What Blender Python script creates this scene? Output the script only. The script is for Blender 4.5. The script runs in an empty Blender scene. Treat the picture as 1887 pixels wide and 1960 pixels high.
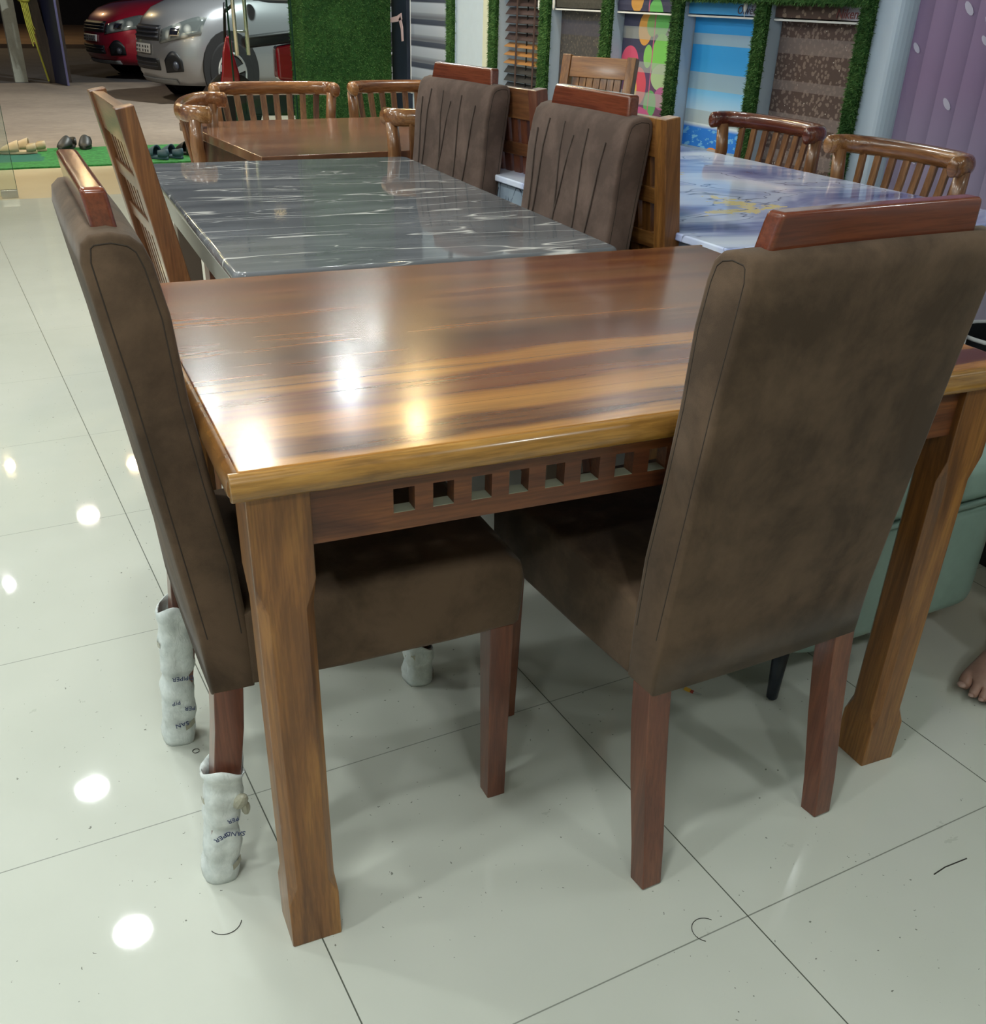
import bpy, bmesh, math, random
from mathutils import Vector, Matrix, Euler
R = math.radians
PI = math.pi
random.seed(7)
sc = bpy.context.scene
COL = sc.collection

# ------------------------------------------------------------------ camera
F_PX = 1895.92; CY = 1109.82
cam_d = bpy.data.cameras.new('camera')
cam = bpy.data.objects.new('camera', cam_d); COL.objects.link(cam)
cam_d.sensor_fit = 'HORIZONTAL'; cam_d.sensor_width = 36.0
cam_d.lens = F_PX / 1887 * 36.0
cam_d.shift_y = (CY - 980) / 1887
rv = Vector((0.8827353, -0.46901034, 0.02841991)); uv_ = Vector((0.21651021, 0.45968882, 0.86128364)); fv = Vector((0.41701525, 0.75413228, -0.50732908))
M = Matrix((( rv.x, uv_.x, -fv.x, 0), (rv.y, uv_.y, -fv.y, 0), (rv.z, uv_.z, -fv.z, 1.2152), (0, 0, 0, 1)))
cam.matrix_world = M
cam_d.clip_end = 200; cam_d.clip_start = 0.02
sc.camera = cam
sc.view_settings.view_transform = 'Standard'; sc.view_settings.look = 'None'
sc.view_settings.gamma = 1.0; sc.view_settings.use_curve_mapping = False
sc.view_settings.exposure = 0.0

# ------------------------------------------------------------------ world: night sky
w = bpy.data.worlds.new('night'); sc.world = w; w.use_nodes = True
w.node_tree.nodes['Background'].inputs[0].default_value = (0.010, 0.012, 0.022, 1)
w.node_tree.nodes['Background'].inputs[1].default_value = 1.0

# ------------------------------------------------------------------ lamps of the place
CEIL = 2.45
def lin(c):
    c = c / 255.0
    return c / 12.92 if c <= 0.04045 else ((c + 0.055) / 1.055) ** 2.4
def rgb(r, g, b, a=1.0): return (lin(r), lin(g), lin(b), a)
COOL = (0.93, 1.0, 0.97); WARM = (1.0, 0.74, 0.38); NEUT = (1.0, 0.93, 0.8)
DOWNLIGHTS = [  # x, y, colour, watts, disk size, what it hangs above
    (0.086, 3.38, COOL, 12, .15, 'above the aisle left of the marble table'), (0.074, 4.42, COOL, 12, .15, 'above the aisle short of the brown table'),
    (-0.105, 6.83, COOL, 5, .06, 'small one above the floor just inside the glass front'),
    (2.05, 5.65, COOL, 12, .12, 'whose white streak shows in the front tabletop'), (2.17, 4.88, WARM, 13, .11, 'warm one whose golden streak shows in the front tabletop'),
    (1.18, 4.72, NEUT, 17, .16, 'above the near edge of the brown table'), (1.16, 5.6, COOL, 9, .14, 'beyond the chairs of the brown table'),
    (0.08, 2.0, COOL, 15, .15, 'above the left chair of the front table'), (0.08, 0.6, COOL, 15, .15, 'above the near left corner of the front table'),
    (-1.2, 2.6, COOL, 15, .15, 'second row left, level with the marble table'), (-1.2, 4.6, COOL, 13, .15, 'second row left, level with the brown table'),
    (-1.2, 0.8, COOL, 15, .15, 'second row left, level with the front table'), (0.1, -0.9, COOL, 11, .15, 'added for light behind the camera over the aisle'),
    (-1.2, -0.9, COOL, 12, .15, 'added for light behind the camera in the second row left'), (1.5, -0.8, COOL, 8, .15, 'added for light behind the camera to the right'),  # the lamps behind the camera are unseen, added to light the room
    (2.6, 6.6, COOL, 5, .12, 'near the grey zebra blind'), (-2.4, 1.7, COOL, 13, .15, 'outermost left row, level with the front table'),
    (-2.4, 3.8, COOL, 13, .15, 'outermost left row, level with the marble table'), (2.75, 0.1, COOL, 5, .15, 'above the low wooden bench'), (2.75, 3.75, COOL, 7, .12, 'above the slat chairs by the sky blue blind')]
PORCH = [(0.558, 7.70, NEUT, 12, .15, 'just outside the doorway'), (1.097, 8.58, WARM, 16, .15, 'over the green mat right of the doorway'),
    (0.102, 8.98, WARM, 16, .07, 'over the cream clogs'), (-1.2, 8.8, WARM, 16, .15, 'over the left part of the green mat')]

# ------------------------------------------------------------------ object helpers
def link(o): COL.objects.link(o); return o
def props(o, label=None, cat=None, group=None, kind=None):
    if label: o['label'] = label
    if cat: o['category'] = cat
    if group: o['group'] = group
    if kind: o['kind'] = kind
    return o
def thing(name, label, cat, loc=(0, 0, 0), rz=0, group=None):
    o = bpy.data.objects.new(name, None); link(o)
    o.empty_display_size = 0.05
    o.location = loc; o.rotation_euler = (0, 0, rz)
    return props(o, label, cat, group)
def copy_tree(o, parent=None):
    c = o.copy(); COL.objects.link(c)
    if parent: c.parent = parent
    for ch in list(o.children): copy_tree(ch, c)
    return c

class MB:
    def __init__(s): s.v = []; s.f = []; s.mi = []; s.m = 0
    def add(s, vs, fs):
        n = len(s.v); s.v += [tuple(v) for v in vs]
        s.f += [tuple(i + n for i in f) for f in fs]; s.mi += [s.m] * len(fs); return s
    def box(s, x0, x1, y0, y1, z0, z1):
        vs = [(x, y, z) for x in (x0, x1) for y in (y0, y1) for z in (z0, z1)]
        return s.add(vs, [(0, 1, 3, 2), (4, 6, 7, 5), (0, 4, 5, 1), (2, 3, 7, 6), (0, 2, 6, 4), (1, 5, 7, 3)])
    def rings(s, rs, cap0=True, cap1=True, closed=True):
        n = len(rs[0]); vs = [p for r in rs for p in r]; fs = []
        for i in range(len(rs) - 1):
            for j in range(n if closed else n - 1):
                k = (j + 1) % n
                fs.append((i * n + j, i * n + k, (i + 1) * n + k, (i + 1) * n + j))
        if cap0: fs.append(tuple(reversed(range(n))))
        if cap1: fs.append(tuple((len(rs) - 1) * n + j for j in range(n)))
        return s.add(vs, fs)
    def prism(s, poly, a0, a1, axis='y'):
        def P(p, a):
            if axis == 'y': return (p[0], a, p[1])
            if axis == 'x': return (a, p[0], p[1])
            return (p[0], p[1], a)
        return s.rings([[P(p, a0) for p in poly], [P(p, a1) for p in poly]])
    def tube(s, path, rad, n=12, cap=True, sq=1.0):
        path = [Vector(p) for p in path]; rs = []
        if not isinstance(rad, (list, tuple)): rad = [rad] * len(path)
        t0 = (path[1] - path[0]).normalized()
        up = Vector((0, 0, 1)) if abs(t0.z) < 0.9 else Vector((1, 0, 0))
        for i, p in enumerate(path):
            a = path[max(0, i - 1)]; b = path[min(len(path) - 1, i + 1)]
            t = (b - a).normalized()
            x = up.cross(t).normalized(); y = t.cross(x).normalized(); up = y
            r = rad[i]
            rs.append([p + x * (r * math.cos(2 * PI * k / n)) + y * (r * sq * math.sin(2 * PI * k / n)) for k in range(n)])
        return s.rings(rs, cap, cap)
    def bar(s, path, wx, wy, sx=Vector((0, 1, 0))):
        """rectangular bar along a path; sx = direction of width wx"""
        path = [Vector(p) for p in path]; rs = []
        for i, p in enumerate(path):
            a = path[max(0, i - 1)]; b = path[min(len(path) - 1, i + 1)]
            t = (b - a).normalized(); x = Vector(sx); x = (x - t * x.dot(t)).normalized(); y = t.cross(x)
            ww = wx[i] if isinstance(wx, (list, tuple)) else wx; hh = wy[i] if isinstance(wy, (list, tuple)) else wy
            rs.append([p + x * (ww / 2 * a_) + y * (hh / 2 * b_) for a_, b_ in ((-1, -1), (1, -1), (1, 1), (-1, 1))])
        return s.rings(rs)
    def ell(s, c, r, nu=16, nv=10, rot=None):
        vs = []; fs = []
        for i in range(nv + 1):
            th = PI * i / nv
            for j in range(nu):
                ph = 2 * PI * j / nu
                p = Vector((r[0] * math.sin(th) * math.cos(ph), r[1] * math.sin(th) * math.sin(ph), r[2] * math.cos(th)))
                if rot: p = rot @ p
                vs.append(p + Vector(c))
        for i in range(nv):
            for j in range(nu):
                k = (j + 1) % nu
                fs.append((i * nu + j, (i + 1) * nu + j, (i + 1) * nu + k, i * nu + k))
        return s.add(vs, fs)
    def cyl(s, c, r, h, axis='z', n=24, r2=None):
        r2 = r if r2 is None else r2
        def P(k, a, rr):
            x, y = rr * math.cos(2 * PI * k / n), rr * math.sin(2 * PI * k / n)
            if axis == 'z': return (c[0] + x, c[1] + y, c[2] + a)
            if axis == 'y': return (c[0] + x, c[1] + a, c[2] + y)
            return (c[0] + a, c[1] + x, c[2] + y)
        return s.rings([[P(k, 0, r) for k in range(n)], [P(k, h, r2) for k in range(n)]])
    def build(s, name, mats, parent=None, bevel=0, seg=2, smooth=False, sub=0, loc=None, edge=None):
        me = bpy.data.meshes.new(name); me.from_pydata(s.v, [], s.f)
        if not isinstance(mats, (list, tuple)): mats = [mats]
        for m in mats: me.materials.append(m)
        bm = bmesh.new(); bm.from_mesh(me)
        bmesh.ops.remove_doubles(bm, verts=bm.verts, dist=1e-6) if len(s.v) < 20000 else None
        bmesh.ops.recalc_face_normals(bm, faces=bm.faces)
        if smooth:
            for f in bm.faces: f.smooth = True
        bm.to_mesh(me); bm.free()
        if len(mats) > 1 and len(me.polygons) == len(s.mi):
            for p, i in zip(me.polygons, s.mi): p.material_index = i
        o = bpy.data.objects.new(name, me); link(o)
        if parent: o.parent = parent
        if loc: o.location = loc
        if bevel:
            b = o.modifiers.new('bevel', 'BEVEL'); b.width = bevel; b.segments = seg; b.limit_method = 'ANGLE'; b.angle_limit = R(35)
            if not smooth:
                for p in me.polygons: p.use_smooth = True
                o.modifiers.new('wn', 'WEIGHTED_NORMAL').keep_sharp = True
        if sub:
            m = o.modifiers.new('sub', 'SUBSURF'); m.levels = sub; m.render_levels = sub
        return o

def add_text(txt, name, mat, parent, loc, rot, size, depth=0.0004, shear=0.0):
    cu = bpy.data.curves.new(name + '_c', 'FONT'); cu.body = txt; cu.size = size; cu.extrude = depth; cu.shear = shear
    cu.align_x = 'CENTER'; cu.align_y = 'CENTER'
    tmp = bpy.data.objects.new('tmp_text', cu); COL.objects.link(tmp)
    dg = bpy.context.evaluated_depsgraph_get()
    me = bpy.data.meshes.new_from_object(tmp.evaluated_get(dg))
    bpy.data.objects.remove(tmp); bpy.data.curves.remove(cu)
    me.name = name; me.materials.clear(); me.materials.append(mat)
    o = bpy.data.objects.new(name, me); link(o); o.parent = parent
    o.location = loc; o.rotation_euler = rot
    return o

# ------------------------------------------------------------------ material helpers
class NT:
    def __init__(s, name):
        m = bpy.data.materials.new(name); m.use_nodes = True; s.m = m; s.t = m.node_tree
        s.b = s.t.nodes['Principled BSDF']; s.L = s.t.links
    def n(s, typ, **kw):
        nd = s.t.nodes.new(typ)
        for k, v in kw.items(): setattr(nd, k, v)
        return nd
    def lk(s, a, b): s.L.new(a, b)
    def setin(s, nd, name, v):
        if hasattr(v, 'is_output') or isinstance(v, bpy.types.NodeSocket): s.lk(v, nd.inputs[name])
        else: nd.inputs[name].default_value = v
    def coord(s, kind='Object', scale=(1, 1, 1), rot=(0, 0, 0), loc=(0, 0, 0)):
        t = s.n('ShaderNodeTexCoord'); mp = s.n('ShaderNodeMapping')
        s.lk(t.outputs[kind], mp.inputs[0]); mp.inputs['Scale'].default_value = scale
        mp.inputs['Rotation'].default_value = rot; mp.inputs['Location'].default_value = loc
        return mp.outputs[0]
    def noise(s, vec, scale=5, detail=4, rough=0.55, dist=0.0):
        t = s.n('ShaderNodeTexNoise'); s.lk(vec, t.inputs['Vector'])
        t.inputs['Scale'].default_value = scale; t.inputs['Detail'].default_value = detail
        t.inputs['Roughness'].default_value = rough; t.inputs['Distortion'].default_value = dist
        return t.outputs['Fac']
    def ramp(s, fac, stops, interp='LINEAR'):
        r = s.n('ShaderNodeValToRGB'); s.lk(fac, r.inputs[0]); cr = r.color_ramp; cr.interpolation = interp
        while len(cr.elements) < len(stops): cr.elements.new(0.5)
        for e, (p, c) in zip(cr.elements, stops):
            e.position = p; e.color = c if len(c) == 4 else (*c, 1)
        return r.outputs[0]
    def math(s, op, a, b=None, c=None, clamp=False):
        m = s.n('ShaderNodeMath', operation=op); m.use_clamp = clamp
        for i, v in enumerate((a, b, c)):
            if v is None: continue
            if isinstance(v, (int, float)): m.inputs[i].default_value = v
            else: s.lk(v, m.inputs[i])
        return m.outputs[0]
    def mix(s, fac, a, b, typ='MIX'):
        m = s.n('ShaderNodeMix', data_type='RGBA', blend_type=typ)
        for idx, v in ((0, fac), (6, a), (7, b)):
            if isinstance(v, (int, float, tuple)): m.inputs[idx].default_value = v
            else: s.lk(v, m.inputs[idx])
        return m.outputs[2]
    def sep(s, vec):
        x = s.n('ShaderNodeSeparateXYZ'); s.lk(vec, x.inputs[0]); return x.outputs
    def comb(s, x, y, z):
        c = s.n('ShaderNodeCombineXYZ')
        for i, v in enumerate((x, y, z)):
            if isinstance(v, (int, float)): c.inputs[i].default_value = v
            else: s.lk(v, c.inputs[i])
        return c.outputs[0]
    def bump(s, h, strength=0.3, dist=0.002):
        b = s.n('ShaderNodeBump'); b.inputs['Strength'].default_value = strength; b.inputs['Distance'].default_value = dist
        s.lk(h, b.inputs['Height']); s.lk(b.outputs[0], s.b.inputs['Normal']); return b
    def base(s, c): s.setin(s.b, 'Base Color', c)
    def P(s, **kw):
        names = dict(rough='Roughness', metal='Metallic', coat='Coat Weight', coatr='Coat Roughness', spec='Specular IOR Level',
                     sheen='Sheen Weight', sheenr='Sheen Roughness', trans='Transmission Weight', ior='IOR', alpha='Alpha', em='Emission Strength')
        for k, v in kw.items(): s.setin(s.b, names[k], v)
        return s

def plain(name, col, rough=0.5, metal=0.0, var=0.0, vs=20, bump=0.0, **kw):
    n = NT(name); n.P(rough=rough, metal=metal, **kw)
    if var or bump:
        v = n.coord(); f = n.noise(v, vs, 4)
        if var:
            lo = tuple(max(0, c * (1 - var)) for c in col[:3]) + (1,); hi = tuple(min(1, c * (1 + var)) for c in col[:3]) + (1,)
            n.base(n.ramp(f, [(0.3, lo), (0.7, hi)]))
        else: n.base(col)
        if bump: n.bump(f, 0.5, bump)
    else: n.base(col)
    return n.m

def wood(name, dark, mid, light, axis='Z', scale=1.0, rough=0.28, coat=0.5, contrast=0.0, stretch=9):
    n = NT(name); st = {'X': (1, stretch, stretch), 'Y': (stretch, 1, stretch), 'Z': (stretch, stretch, 1)}[axis]
    v = n.coord(scale=tuple(a * scale for a in st))
    a = n.noise(v, 1.6, 5, 0.6, 0.8)
    c = n.ramp(a, [(0.32 + contrast, dark), (0.47, mid), (0.66 - contrast, light)])
    fs = tuple(s_ * (14 if s_ > 1 else 6) * scale for s_ in st)
    g = n.noise(n.coord(scale=fs), 1.2, 3, 0.6)
    c = n.mix(n.ramp(g, [(0.42, (0.3, 0.3, 0.3)), (0.56, (0, 0, 0))]), c, tuple(x * 0.45 for x in dark[:3]) + (1,))
    n.base(c); n.P(rough=rough, coat=coat, coatr=0.12)
    n.bump(g, 0.06, 0.001)
    return n.m

def suede(name, base_c, var=0.28):
    n = NT(name); v = n.coord()
    a = n.noise(v, 7, 8, 0.66, 0.25)
    b = n.noise(n.coord(scale=(1, 1, 0.4)), 4.0, 3, 0.5, 0.3)
    f = n.math('ADD', n.math('MULTIPLY', a, 0.6), n.math('MULTIPLY', b, 0.4))
    lo = tuple(c * (1 - var) for c in base_c[:3]) + (1,); hi = tuple(c * (1 + var) for c in base_c[:3]) + (1,)
    n.base(n.ramp(f, [(0.42, lo), (0.58, hi)])); n.P(rough=0.92, sheen=0.12, sheenr=0.4, spec=0.15)
    fine = n.noise(v, 900, 2); fold = n.noise(n.coord(scale=(3, 3, 1.2)), 3, 2, 0.4, 1.5)
    n.bump(n.math('ADD', n.math('MULTIPLY', fine, 0.15), fold), 0.35, 0.006)
    return n.m

# ------------------------------------------------------------------ materials
def make_floor_mat():
    n = NT('glossy_tile'); P = n.sep(n.coord())
    def grid(ax, off):
        f = n.math('FRACT', n.math('DIVIDE', n.math('SUBTRACT', P[ax], off), 0.6))
        d = n.math('ABSOLUTE', n.math('SUBTRACT', f, 0.5))          # 0.5 at a joint
        return n.math('GREATER_THAN', d, 0.5 - 0.0011 / 0.6)
    gx = grid(0, 0.2752 - 60); gy = grid(1, 1.9323 - 60)
    joint = n.math('MAXIMUM', gx, n.math('MULTIPLY', gy, 0.7))
    cl = n.noise(n.coord(), 1.3, 4, 0.6)
    c = n.ramp(cl, [(0.3, rgb(188, 190, 180)), (0.7, rgb(199, 200, 191))])
    sp = n.noise(n.coord(), 95, 2, 0.7)
    reg = n.noise(n.coord(), 2.2, 2)
    dirt = n.math('MULTIPLY', n.math('GREATER_THAN', sp, 0.715), n.math('GREATER_THAN', reg, 0.47))
    c = n.mix(n.math('MULTIPLY', dirt, 0.75), c, rgb(70, 68, 60))
    st = n.noise(n.coord(), 9, 5, 0.7)
    c = n.mix(n.math('MULTIPLY', n.math('GREATER_THAN', st, 0.69), 0.18), c, rgb(120, 118, 105))
    c = n.mix(joint, c, rgb(78, 82, 72))
    n.base(c); n.P(rough=n.math('ADD', n.math('MULTIPLY', joint, 0.5), n.math('MULTIPLY_ADD', st, 0.04, 0.012)), spec=0.55)
    return n.m

def make_table_top():
    n = NT('sheesham_planks'); P = n.sep(n.coord())
    wv = n.coord(scale=(1.6, 5, 1))
    wob = n.noise(wv, 1.5, 3, 0.5)
    v = n.math('ADD', P[1], n.math('MULTIPLY', n.math('SUBTRACT', wob, 0.5), 0.085))
    G = rgb(170, 118, 58); G2 = rgb(152, 100, 48); D = rgb(80, 46, 32); Rd = rgb(106, 60, 40); O = rgb(112, 72, 44)
    tone = n.ramp(n.math('MULTIPLY_ADD', v, 1.1, 0.05), [
        (0.0, G), (0.058, G), (0.075, D), (0.118, D), (0.13, G), (0.205, G2), (0.222, Rd), (0.295, Rd), (0.31, G2), (0.355, G2), (0.37, Rd),
        (0.46, D), (0.52, O), (0.62, O), (0.74, Rd), (0.80, O), (0.83, Rd), (0.99, rgb(105, 62, 44))])
    L = n.noise(n.coord(scale=(1.0, 15, 1)), 1.3, 4, 0.55, 0.8)
    tone = n.mix(n.ramp(L, [(0.34, (0.6, 0.6, 0.6)), (0.40, (0, 0, 0))]), tone, rgb(80, 46, 32))
    tone = n.mix(n.ramp(L, [(0.55, (0, 0, 0)), (0.66, (0.45, 0.45, 0.45))]), tone, rgb(150, 98, 54))
    S2 = n.noise(n.coord(scale=(1.3, 26, 1)), 1.1, 3, 0.5, 0.5)
    tone = n.mix(n.ramp(S2, [(0.36, (0.4, 0.4, 0.4)), (0.48, (0, 0, 0))]), tone, rgb(76, 46, 32))
    tone = n.mix(n.ramp(S2, [(0.52, (0, 0, 0)), (0.66, (0.22, 0.22, 0.22))]), tone, rgb(158, 108, 64))
    knot = n.noise(n.coord(scale=(3, 9, 1)), 1.7, 2, 0.4, 0.6)
    tone = n.mix(n.ramp(knot, [(0.68, (0, 0, 0)), (0.78, (0.8, 0.8, 0.8))]), tone, rgb(70, 38, 26))
    g = n.noise(n.coord(scale=(5, 190, 60)), 1.4, 3, 0.6)
    c = n.mix(n.ramp(g, [(0.36, (0.15, 0.15, 0.15)), (0.60, (0, 0, 0))]), tone, rgb(66, 40, 26))
    f = n.math('FRACT', n.math('DIVIDE', n.math('ADD', P[1], 1.0), 0.139))
    seam = n.math('GREATER_THAN', n.math('ABSOLUTE', n.math('SUBTRACT', f, 0.5)), 0.496)
    c = n.mix(n.math('MULTIPLY', seam, 0.6), c, rgb(50, 28, 18))
    n.base(c); n.P(rough=n.math('MULTIPLY_ADD', g, 0.05, 0.185), coat=0.08, coatr=0.10, spec=0.36)
    return n.m

def make_grey_marble():
    n = NT('grey_marble'); v = n.coord(scale=(0.55, 3.4, 3), rot=(0, 0, R(26)))
    a = n.noise(v, 2.3, 3, 0.5, 0.15)
    vein = n.math('ABSOLUTE', n.math('SUBTRACT', a, 0.5))
    b = n.noise(n.coord(scale=(0.6, 4.2, 3), rot=(0, 0, R(20)), loc=(5, 3, 0)), 3.0, 3, 0.5, 0.2)
    vein2 = n.math('ABSOLUTE', n.math('SUBTRACT', b, 0.52))
    gate = n.noise(n.coord(), 5.0, 3)
    base = n.ramp(n.noise(n.coord(scale=(1, 5, 3), rot=(0, 0, R(10))), 3, 5), [(0.3, rgb(88, 90, 94)), (0.7, rgb(116, 117, 121))])
    m1 = n.math('MULTIPLY', n.ramp(vein, [(0.0, (1, 1, 1)), (0.011, (0, 0, 0))]), n.ramp(gate, [(0.38, (0, 0, 0)), (0.55, (1, 1, 1))]))
    m2 = n.math('MULTIPLY', n.ramp(vein2, [(0.0, (0.8, 0.8, 0.8)), (0.006, (0, 0, 0))]), n.ramp(gate, [(0.40, (1, 1, 1)), (0.55, (0, 0, 0))]))
    c = n.mix(n.math('MAXIMUM', m1, m2), base, rgb(215, 212, 208))
    n.base(c); n.P(rough=0.05, spec=0.28)
    return n.m

def make_blue_marble(name='lavender_marble', dark=False):
    n = NT(name); v = n.coord(rot=(0, 0, R(-35)), scale=(1.0, 2.2, 1.5))
    a = n.noise(v, 1.15, 4, 0.5, 1.6)
    if dark:
        c = n.ramp(a, [(0.3, rgb(60, 72, 98)), (0.5, rgb(130, 145, 165)), (0.7, rgb(165, 178, 190))])
        k = n.math('ABSOLUTE', n.math('SUBTRACT', n.noise(v, 4, 4, 0.6, 1.0), 0.5))
        c = n.mix(n.ramp(k, [(0.0, (1, 1, 1)), (0.02, (0, 0, 0))]), c, rgb(30, 40, 66))
        n.base(c); n.P(rough=0.12); return n.m
    c = n.ramp(a, [(0.28, rgb(92, 100, 156)), (0.38, rgb(150, 160, 208)), (0.45, rgb(206, 214, 246)), (0.58, rgb(232, 238, 255)), (0.70, rgb(180, 190, 230)), (0.80, rgb(120, 130, 185))])
    e = n.math('ABSOLUTE', n.math('SUBTRACT', a, 0.445))
    c = n.mix(n.ramp(e, [(0.0, (0.8, 0.8, 0.8)), (0.005, (0, 0, 0))]), c, rgb(58, 62, 98))
    P = n.sep(n.coord())
    def spot(cx, cy, rx, ry, ang=0.0):
        ca, sa = math.cos(ang), math.sin(ang)
        dx = n.math('SUBTRACT', P[0], cx); dy = n.math('SUBTRACT', P[1], cy)
        u = n.math('DIVIDE', n.math('ADD', n.math('MULTIPLY', dx, ca), n.math('MULTIPLY', dy, sa)), rx)
        w_ = n.math('DIVIDE', n.math('SUBTRACT', n.math('MULTIPLY', dy, ca), n.math('MULTIPLY', dx, sa)), ry)
        return n.math('SUBTRACT', 1.0, n.math('ADD', n.math('MULTIPLY', u, u), n.math('MULTIPLY', w_, w_)), clamp=True)
    # table local origin = its front left corner
    s1 = spot(0.42, 0.40, 0.10, 0.24, R(15)); s2 = spot(0.30, 0.34, 0.14, 0.07, 0); s3 = spot(0.55, 0.95, 0.07, 0.10, 0)
    m = n.math('MAXIMUM', n.math('MAXIMUM', s1, s2), s3)
    gn = n.noise(n.coord(scale=(1, 1.4, 1)), 13, 4, 0.6, 1.4)
    gold = n.math('GREATER_THAN', n.math('MULTIPLY', gn, n.math('POWER', m, 0.30)), 0.475)
    c = n.mix(gold, c, rgb(238, 218, 164))
    n.base(c); n.P(rough=0.06, spec=0.35)
    return n.m

MT = {}
MT['floor'] = make_floor_mat()
MT['top'] = make_table_top()
MT['leg'] = wood('sheesham_leg', rgb(92, 56, 28), rgb(130, 84, 42), rgb(158, 108, 54), 'Z', 1.6, 0.36, 0.15)
MT['apron'] = wood('sheesham_apron', rgb(66, 34, 22), rgb(98, 54, 32), rgb(128, 76, 42), 'X', 1.8, 0.38, 0.1)
MT['lip'] = wood('golden_edge', rgb(112, 76, 34), rgb(152, 108, 50), rgb(176, 130, 66), 'X', 2.0, 0.25, 0.5)
MT['pale_ledge'] = plain('pale_hole_ledge', rgb(150, 152, 134), 0.9)  # paler tone on the bottom faces of the apron holes
MT['lip_y'] = wood('dark_edge', rgb(84, 50, 26), rgb(128, 86, 42), rgb(168, 122, 62), 'X', 1.0, 0.25, 0.4, stretch=2)
MT['chair_leg'] = wood('red_brown_leg', rgb(84, 46, 34), rgb(104, 58, 42), rgb(122, 72, 50), 'Z', 1.5, 0.32, 0.35)
MT['rail'] = wood('cherry_rail', rgb(82, 36, 22), rgb(106, 50, 28), rgb(124, 64, 36), 'X', 1.5, 0.16, 0.5)
MT['rail_y'] = wood('cherry_rail_y', rgb(82, 36, 24), rgb(104, 50, 32), rgb(122, 62, 38), 'Y', 1.5, 0.16, 0.5)
MT['frame'] = wood('walnut_frame', rgb(78, 48, 32), rgb(112, 70, 44), rgb(144, 96, 58), 'Z', 1.4, 0.32, 0.4)
MT['frame_y'] = wood('walnut_frame_y', rgb(78, 48, 32), rgb(112, 70, 44), rgb(144, 96, 58), 'Y', 1.4, 0.32, 0.4)
MT['frame_gold'] = wood('honey_frame', rgb(110, 66, 34), rgb(146, 96, 50), rgb(170, 120, 68), 'Y', 1.4, 0.32, 0.4)
MT['curved'] = wood('honey_curved', rgb(96, 56, 34), rgb(140, 92, 54), rgb(172, 124, 78), 'Y', 1.3, 0.22, 0.6)
MT['curved_z'] = wood('honey_slat', rgb(96, 58, 36), rgb(134, 90, 56), rgb(162, 116, 74), 'Z', 1.3, 0.3, 0.4)
MT['curved_dark'] = wood('mahogany_curved', rgb(72, 32, 26), rgb(96, 44, 34), rgb(132, 78, 50), 'Y', 0.9, 0.2, 0.6)
MT['backtop'] = wood('flat_brown_top', rgb(96, 62, 44), rgb(118, 80, 58), rgb(136, 96, 70), 'X', 1.0, 0.22, 0.5, stretch=4)
MT['backbase'] = wood('dark_brown_base', rgb(66, 38, 28), rgb(86, 50, 36), rgb(104, 64, 44), 'X', 1.0, 0.35, 0.2)
MT['suede'] = suede('brown_suede', rgb(86, 69, 55), 0.34)
MT['suede2'] = suede('taupe_suede', rgb(100, 82, 74), 0.3)
MT['seam'] = plain('seam_thread', rgb(48, 38, 30), 0.9)
MT['marble'] = make_grey_marble()
MT['blue'] = make_blue_marble()
MT['blue_dark'] = make_blue_marble('slate_blue_marble', True)
MT['greybase'] = plain('grey_laminate', rgb(165, 163, 156), 0.3)
MT['greyleg'] = plain('taupe_laminate', rgb(120, 104, 92), 0.4)
MT['wall'] = plain('pale_blue_paint', rgb(196, 208, 220), 0.6, var=0.02)
MT['jamb'] = plain('sky_grey_paint', rgb(186, 202, 222), 0.55)
MT['cream'] = plain('cream_paint', rgb(214, 214, 190), 0.6)
MT['ceil'] = plain('white_ceiling', rgb(206, 208, 202), 0.8)
MT['white'] = plain('white_plastic', rgb(232, 232, 232), 0.35)
MT['steel'] = plain('brushed_steel', rgb(200, 198, 192), 0.25, 1.0)
MT['chrome'] = plain('chrome', rgb(225, 222, 210), 0.08, 1.0)
MT['black'] = plain('black_plastic', rgb(22, 24, 28), 0.45)
MT['navy'] = plain('navy_leg', rgb(24, 30, 42), 0.4)
MT['navywall'] = plain('navy_panel', rgb(34, 42, 58), 0.5)
MT['sage'] = plain('sage_leather', rgb(128, 150, 142), 0.42, var=0.04, vs=40)
MT['blackrubber'] = plain('rubber', rgb(22, 22, 24), 0.8)

def make_grass(name, a, b):
    n = NT(name); f = n.noise(n.coord(), 40, 3, 0.7); g = n.noise(n.coord(), 3.5, 3)
    n.base(n.ramp(n.math('ADD', n.math('MULTIPLY', f, 0.6), n.math('MULTIPLY', g, 0.4)), [(0.35, a), (0.62, b)])); n.P(rough=0.8, spec=0.2)
    return n.m
MT['grass'] = make_grass('artificial_grass', rgb(42, 82, 42), rgb(98, 134, 76))
MT['grassb'] = make_grass('grass_backing', rgb(26, 60, 28), rgb(52, 92, 42))

# ------------------------------------------------------------------ the setting
GL = 7.45; WX = 3.15; BX = 3.28
def struct(mb, name, m, **kw):
    o = mb.build(name, m, None, **kw); o['kind'] = 'structure'; return o
struct(MB().box(-3.6, BX, -2.6, GL - 0.06, -0.1, 0), 'floor', MT['floor'])
struct(MB().box(-3.6, BX, -2.6, GL + 2.6, CEIL, CEIL + 0.1), 'ceiling', MT['ceil'])
struct(MB().box(BX, BX + 0.1, -2.6, GL + 0.3, 0, CEIL), 'wall_right', MT['wall'])
struct(MB().box(-3.7, -3.6, -2.6, GL + 0.3, 0, CEIL), 'wall_left', MT['wall'])
struct(MB().box(-3.7, BX + 0.1, -2.7, -2.6, 0, CEIL), 'wall_back', MT['cream'])

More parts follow.
